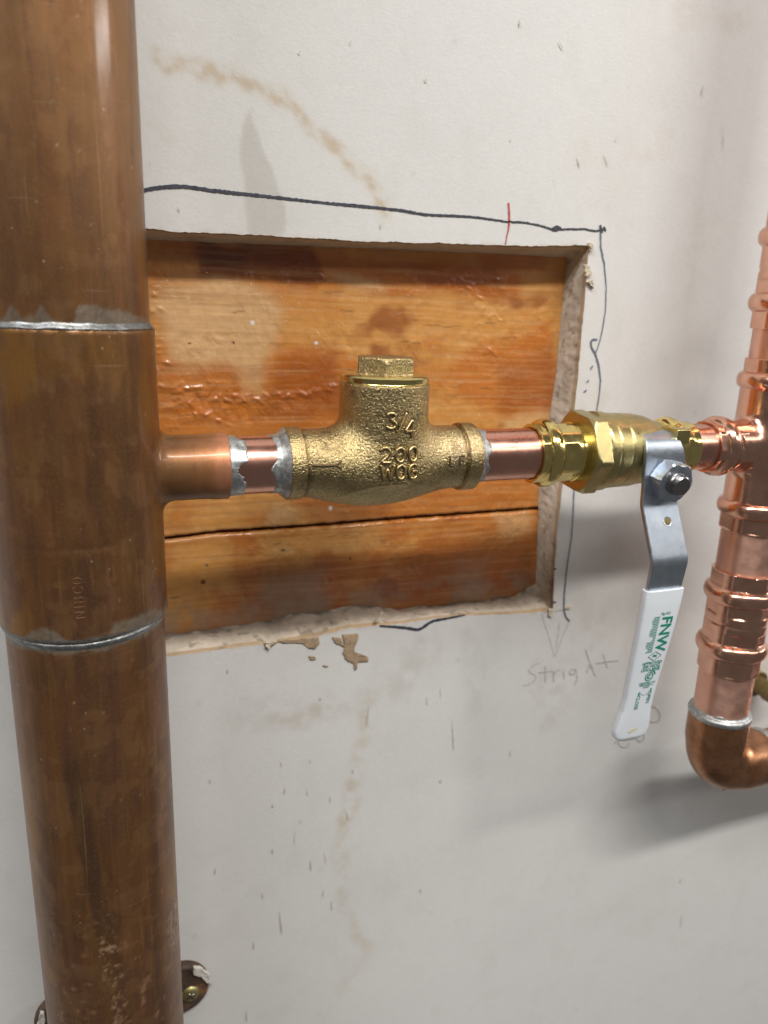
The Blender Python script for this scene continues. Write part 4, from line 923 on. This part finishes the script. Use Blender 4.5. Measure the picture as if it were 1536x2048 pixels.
gp = smooth_path([(-29.3, -59.0), (-28.9, -66), (-27.2, -82), (-23.4, -110), (-19.4, -142.6)], 0.8, 6)
hwg = np.interp(-gp[:, 1], [59, 62, 75, 90, 105, 117, 124, 132, 136, 138.5, 140.5, 142, 142.7], [10.6, 10.8, 10.2, 9.6, 8.9, 8.3, 8.5, 9.8, 10.2, 9.7, 8.4, 6.0, 3.0])
tg = np.interp(-gp[:, 1], [59, 130, 140, 142.7], [2.7, 2.6, 2.4, 1.2])
GT = np.gradient(gp, axis=0); GT /= np.linalg.norm(GT, axis=1)[:, None]; GN = np.column_stack([GT[:, 1], -GT[:, 0]])
cxg = np.full(len(gp), 245.0)
ns = 40; a = np.arange(ns)/ns*2*PI; ex = 0.42
su = np.sign(np.cos(a))*np.abs(np.cos(a))**ex; sv = np.sign(np.sin(a))*np.abs(np.sin(a))**ex
V = np.zeros((len(gp), ns, 3)); V[:, :, 0] = cxg[:, None]+hwg[:, None]*su; V[:, :, 1] = gp[:, 0][:, None]+GN[:, 0][:, None]*tg[:, None]*sv; V[:, :, 2] = gp[:, 1][:, None]+GN[:, 1][:, None]*tg[:, None]*sv
n = len(gp); Vg = V.reshape(-1, 3); Fg = grid_faces(n, ns).tolist()+[list(range(ns))[::-1], [(n-1)*ns+j for j in range(ns)]]
grip = part('grip', (Vg, Fg), VINYL, bv, angle=50)
def on_grip(u, s_, off=0.12):               # u across (mm from the middle), s_ = -Z down the grip
    i = np.interp(s_, -gp[:, 1], np.arange(n)); f0 = lambda arr: np.interp(i, np.arange(n), arr)
    return np.column_stack([f0(cxg)+u, f0(gp[:, 0])+f0(GN[:, 0])*(f0(tg)+off), f0(gp[:, 1])+f0(GN[:, 1])*(f0(tg)+off)])
VL = bpy.context.view_layer
def text_flat(body, size, bold=0.0, xs=1.0, font_rot=0):
    cu = bpy.data.curves.new('lettering', 'FONT'); cu.body = body; cu.size = size; cu.align_x = 'CENTER'; cu.align_y = 'CENTER'; cu.offset = bold; cu.resolution_u = 3; cu.space_line = 0.8
    o = bpy.data.objects.new('lettering', cu); COL.objects.link(o); VL.update()
    ev = o.evaluated_get(bpy.context.evaluated_depsgraph_get()); me = ev.to_mesh()
    V = np.array([v.co[:] for v in me.vertices]); Fq = [list(p.vertices) for p in me.polygons]; ev.to_mesh_clear()
    bpy.data.objects.remove(o); bpy.data.curves.remove(cu)
    V[:, 0] *= xs; return V[:, :2], Fq
def grip_text(body, size, u, s_, rot, bold=0.0, xs=1.0):
    q, Fq = text_flat(body, size, bold, xs); ca, sa = math.cos(rot), math.sin(rot)
    x = q[:, 0]*ca-q[:, 1]*sa; y = q[:, 0]*sa+q[:, 1]*ca
    return on_grip(u+x, s_-y), Fq
def grip_line(pts, wd_):
    q = smooth_line(np.array(pts, float), 0.3, 1); T = np.gradient(q, axis=0); T /= np.linalg.norm(T, axis=1)[:, None]+1e-9; N = np.column_stack([-T[:, 1], T[:, 0]])
    A = q+N*wd_/2; B = q-N*wd_/2; m_ = len(q); Q = np.empty((2*m_, 2)); Q[0::2] = A; Q[1::2] = B
    return on_grip(Q[:, 0], Q[:, 1], 0.14), [[2*i, 2*i+2, 2*i+3, 2*i+1] for i in range(m_-1)]
dn = -PI/2
part('printed_lettering', merge(grip_text('FNW', 8.3, 3.2, 81.2, dn, 0.22, 0.98), grip_text('Fig.422', 1.9, 1.9, 70.4, 0.0, 0.03),
    grip_text('APPROVED\n200 WOG\nLEAD FREE', 2.3, 1.0, 98.6, 0.0, 0.05), grip_text('CERTIFIED TO\nNSF/ANSI 61\nLEAD', 1.5, 1.0, 109.2, 0.0, 0.03), grip_text('FM', 1.9, 1.4, 93.0, 0.0, 0.08),
    grip_text('OPEN', 2.7, 4.0, 116.6, dn, 0.06), grip_text('CLOSE', 2.7, -2.2, 118.8, dn, 0.06)), INK, bv, smooth=False)
bars = []
r2 = random.Random(4)
for k in range(22):
    s0 = 71.8+k*0.88; x1 = -1.0; x0 = -3.2-1.3*abs(math.sin(k*0.45+0.5))-r2.random()*0.9
    if 11 < k < 15: x0 += 1.2
    bars.append(grip_line([(x0-0.15, s0+0.1), (x1, s0)], 0.42))
dia = [(1.4, 90.5), (5.2, 93.0), (1.4, 95.5), (-2.4, 93.0), (1.4, 90.5)]
bars.append(grip_line(dia, 0.32)); cir = [(1.2+2.1*math.cos(t), 104.4+2.3*math.sin(t)) for t in np.linspace(0, 2*PI, 25)]
bars.append(grip_line(cir, 0.55)); bars.append(grip_line([(1.2+0.9*math.cos(t), 104.4+1.0*math.sin(t)) for t in np.linspace(0.5, 5.6, 16)], 0.8)); bars.append(grip_line([(1.8+2.6*math.cos(t), 104.1+3.0*math.sin(t)) for t in np.linspace(-1.9, -0.2, 12)], 0.8))
bars.append(grip_line([(4.2, 111.4), (4.6, 113.0), (3.6, 113.2)], 0.7)); bars.append(grip_line([(3.6, 113.4), (2.2, 114.8), (0.6, 115.0), (-1.0, 114.2), (-2.2, 113.2)], 0.22)); bars.append(grip_line([(-1.8, 112.8), (-2.6, 113.6), (-1.9, 114.8)], 0.7))
part('printed_emblem', merge(*bars), INK, bv, smooth=False)
STAIN = m_plain('amber_smear', (0.68, 0.60, 0.38), 0.4, 0, (500, 0.5), 0, 1.2)
part('amber_smear', grip_line([(-2.6, 136.4), (-0.5, 135.5), (1.8, 134.6)], 1.7), STAIN, bv, angle=None)

# press tee and the right riser
XR = 324.1
pte = thing('press_tee', 'shiny copper press tee joining the ball valve branch to the right riser', 'pipe tee', (XR, 0, 0))
HR = 0.32
def f_ptee(P):
    d = cyl(P, 'Z', (XR, 0, 0), 15.9, -29.5, 28.5, 0.3)
    return smin(d, cyl(P, 'X', (0, 0, 0), 12.5, 298, XR, 0.3), 5.0)
part('body', nets(f_ptee, (296.5, -18, -31.5), (XR+18, 18, 30.5), 0.6), PRESS, pte, angle=50)
def pe(name, root, axis, base, r, rim, bd, inn, mat, bh=2.5, hw=4.2):
    a, b = min(rim, inn), max(rim, inn)
    fn = lambda t: r+bead(t, bd, bh, hw)
    zn = [(a, bd-hw+0.3, r), (bd+hw-0.3, b, r)]
    return part(name, lathe(rprof(fn, a, b, 0.35, 1.3, open0=(rim < inn), open1=(rim > inn)), axis, base, 144, hexmod(zn, HR, 0.945)), mat, root, angle=40)
pe('press_end', pte, 'Z', (XR, 0, 0), 15.6, 42.2, 31.6, 23.5, PRESS)
pe('press_end', pte, 'Z', (XR, 0, 0), 15.8, -44.6, -32.8, -25.0, PRESS)
pe('press_end', pte, 'X', (0, 0, 0), 12.6, 284.0, 292.0, 302, PRESS, 2.2, 3.8)
def coupling(label, z0, z1, b0, b1):
    t = thing('press_coupling', label, 'pipe coupling', (XR, 0, min(z0, z1)), 'copper press couplings on the right riser')
    fn = lambda z: 15.75+bead(z, b0, 2.6, 4.4)+bead(z, b1, 2.6, 4.4)-0.45*math.exp(-((z-(b0+b1)/2)/0.9)**2)
    zn = [(z0, b0-4.2, 15.75), (b0+4.2, b0+10.5, 15.75), (b1-10.5, b1-4.2, 15.75), (b1+4.2, z1, 15.75)]
    part('sleeve', lathe(rprof(fn, z0, z1, 0.35, 1.3), 'Z', (XR, 0, 0), 144, hexmod(zn, HR, 0.945)), PRESS, t, angle=40)
    return t
coupling('copper press coupling with two raised rings below the tee, above the elbow', -124.6, -67.2, -110.6, -80.1)
coupling('copper press coupling above the tee, cut by the right picture edge', 56.4, 113.0, 68.8, 99.0)
for a, b, lb in ((36, 64, 'short copper tube between press tee and the upper coupling'), (-76, -38, 'short copper tube between press tee and the lower coupling'), (-160, -116, 'short copper tube between lower coupling and the elbow'), (106, 900, 'copper tube rising above the upper press coupling at right')):
    t = thing('copper_tube', lb, 'copper tube', (XR, 0, a), 'copper tubes of the right riser')
    part('tube', tube('Z', (XR, 0, 0), 14.3, a, b), CUZ, t)
# soldered elbow
el = thing('copper_elbow', 'tarnished brown copper elbow at the foot of the right riser', 'pipe elbow', (XR, 0, -203))
zc = -187.5; rb = 17.0; path = [(XR, 0, z) for z in np.linspace(-150.8, zc+rb, 14)]+[(XR+rb-rb*math.cos(t), 0, zc+rb-rb*math.sin(t)) for t in np.linspace(0.08, PI/2-0.08, 18)]+[(x, 0, zc) for x in np.linspace(XR+rb, XR+38, 12)]
rad = np.array([16.2]*13+[15.9]+[15.2]*18+[15.9]+[16.2]*11)
for _ in range(2): rad[1:-1] = (rad[:-2]+2*rad[1:-1]+rad[2:])/4
part('bend', sweep(path, rad, 96, (0, -1, 0), 1.0, False), ELBOW, el, angle=None)
part('solder_ring', merge(lathe([(-153.6, 16.1), (-153.2, 16.5), (-151.4, 16.75), (-150.4, 16.3), (-150.0, 15.4), (-149.4, 14.5), (-148.6, 14.25)], 'Z', (XR, 0, 0), 120), solder_band('Z', (XR, 0, 0), 14.3, -150.0, 0.8, 3.4, 77, thick=0.4, fr=2.0)), SOLDERB, el, angle=None)
part('solder_ring', lathe([(XR+35, 16.25), (XR+36, 16.7), (XR+38.4, 16.6), (XR+39.2, 15), (XR+40.4, 14.35)], 'X', (0, 0, zc), 120), SOLDERB, el)
part('solder_drip', nets(lambda P: ell(P, (XR+4.5, -13.3, -166), (3.4, 1.6, 5.5)), (XR-2, -18, -174), (XR+11, -9, -158), 0.6), SOLDER, el, angle=None)
part('solder_drop', nets(lambda P: ell(P, (XR+9.5, -3.0, -200.6), (1.5, 1.5, 2.4)), (XR+6, -6, -205), (XR+13, 0, -196), 0.4), SOLDER, el, angle=None)
t = thing('copper_tube', 'copper tube leaving the elbow towards the right picture edge', 'copper tube', (XR+36, 0, zc))
part('tube', lathe([(XR+30, 14.3), (XR+900, 14.3)], 'X', (0, 0, zc), 96), CUX, t)
# fitting glimpsed behind, at the right edge
bk = pt(1549, 1388, 38)
t = thing('wall_fitting', 'dull olive brown round fitting on the wall, right edge behind riser', 'pipe fitting', (bk[0], W0, bk[2]))
part('flange', lathe([(-0.2, 9.2), (2.6, 9.2), (3.2, 8.6), (3.2, 5)], 'Y', (bk[0], W0, bk[2]), 64), OLIVE, t, angle=30)
part('barrel', lathe([(3.0, 6.0), (11, 6.0), (12, 7.0), (20, 7.0), (21, 6.3), (21.2, 0.01)], 'Y', (bk[0], W0, bk[2]), 64), OLIVE, t, angle=30)
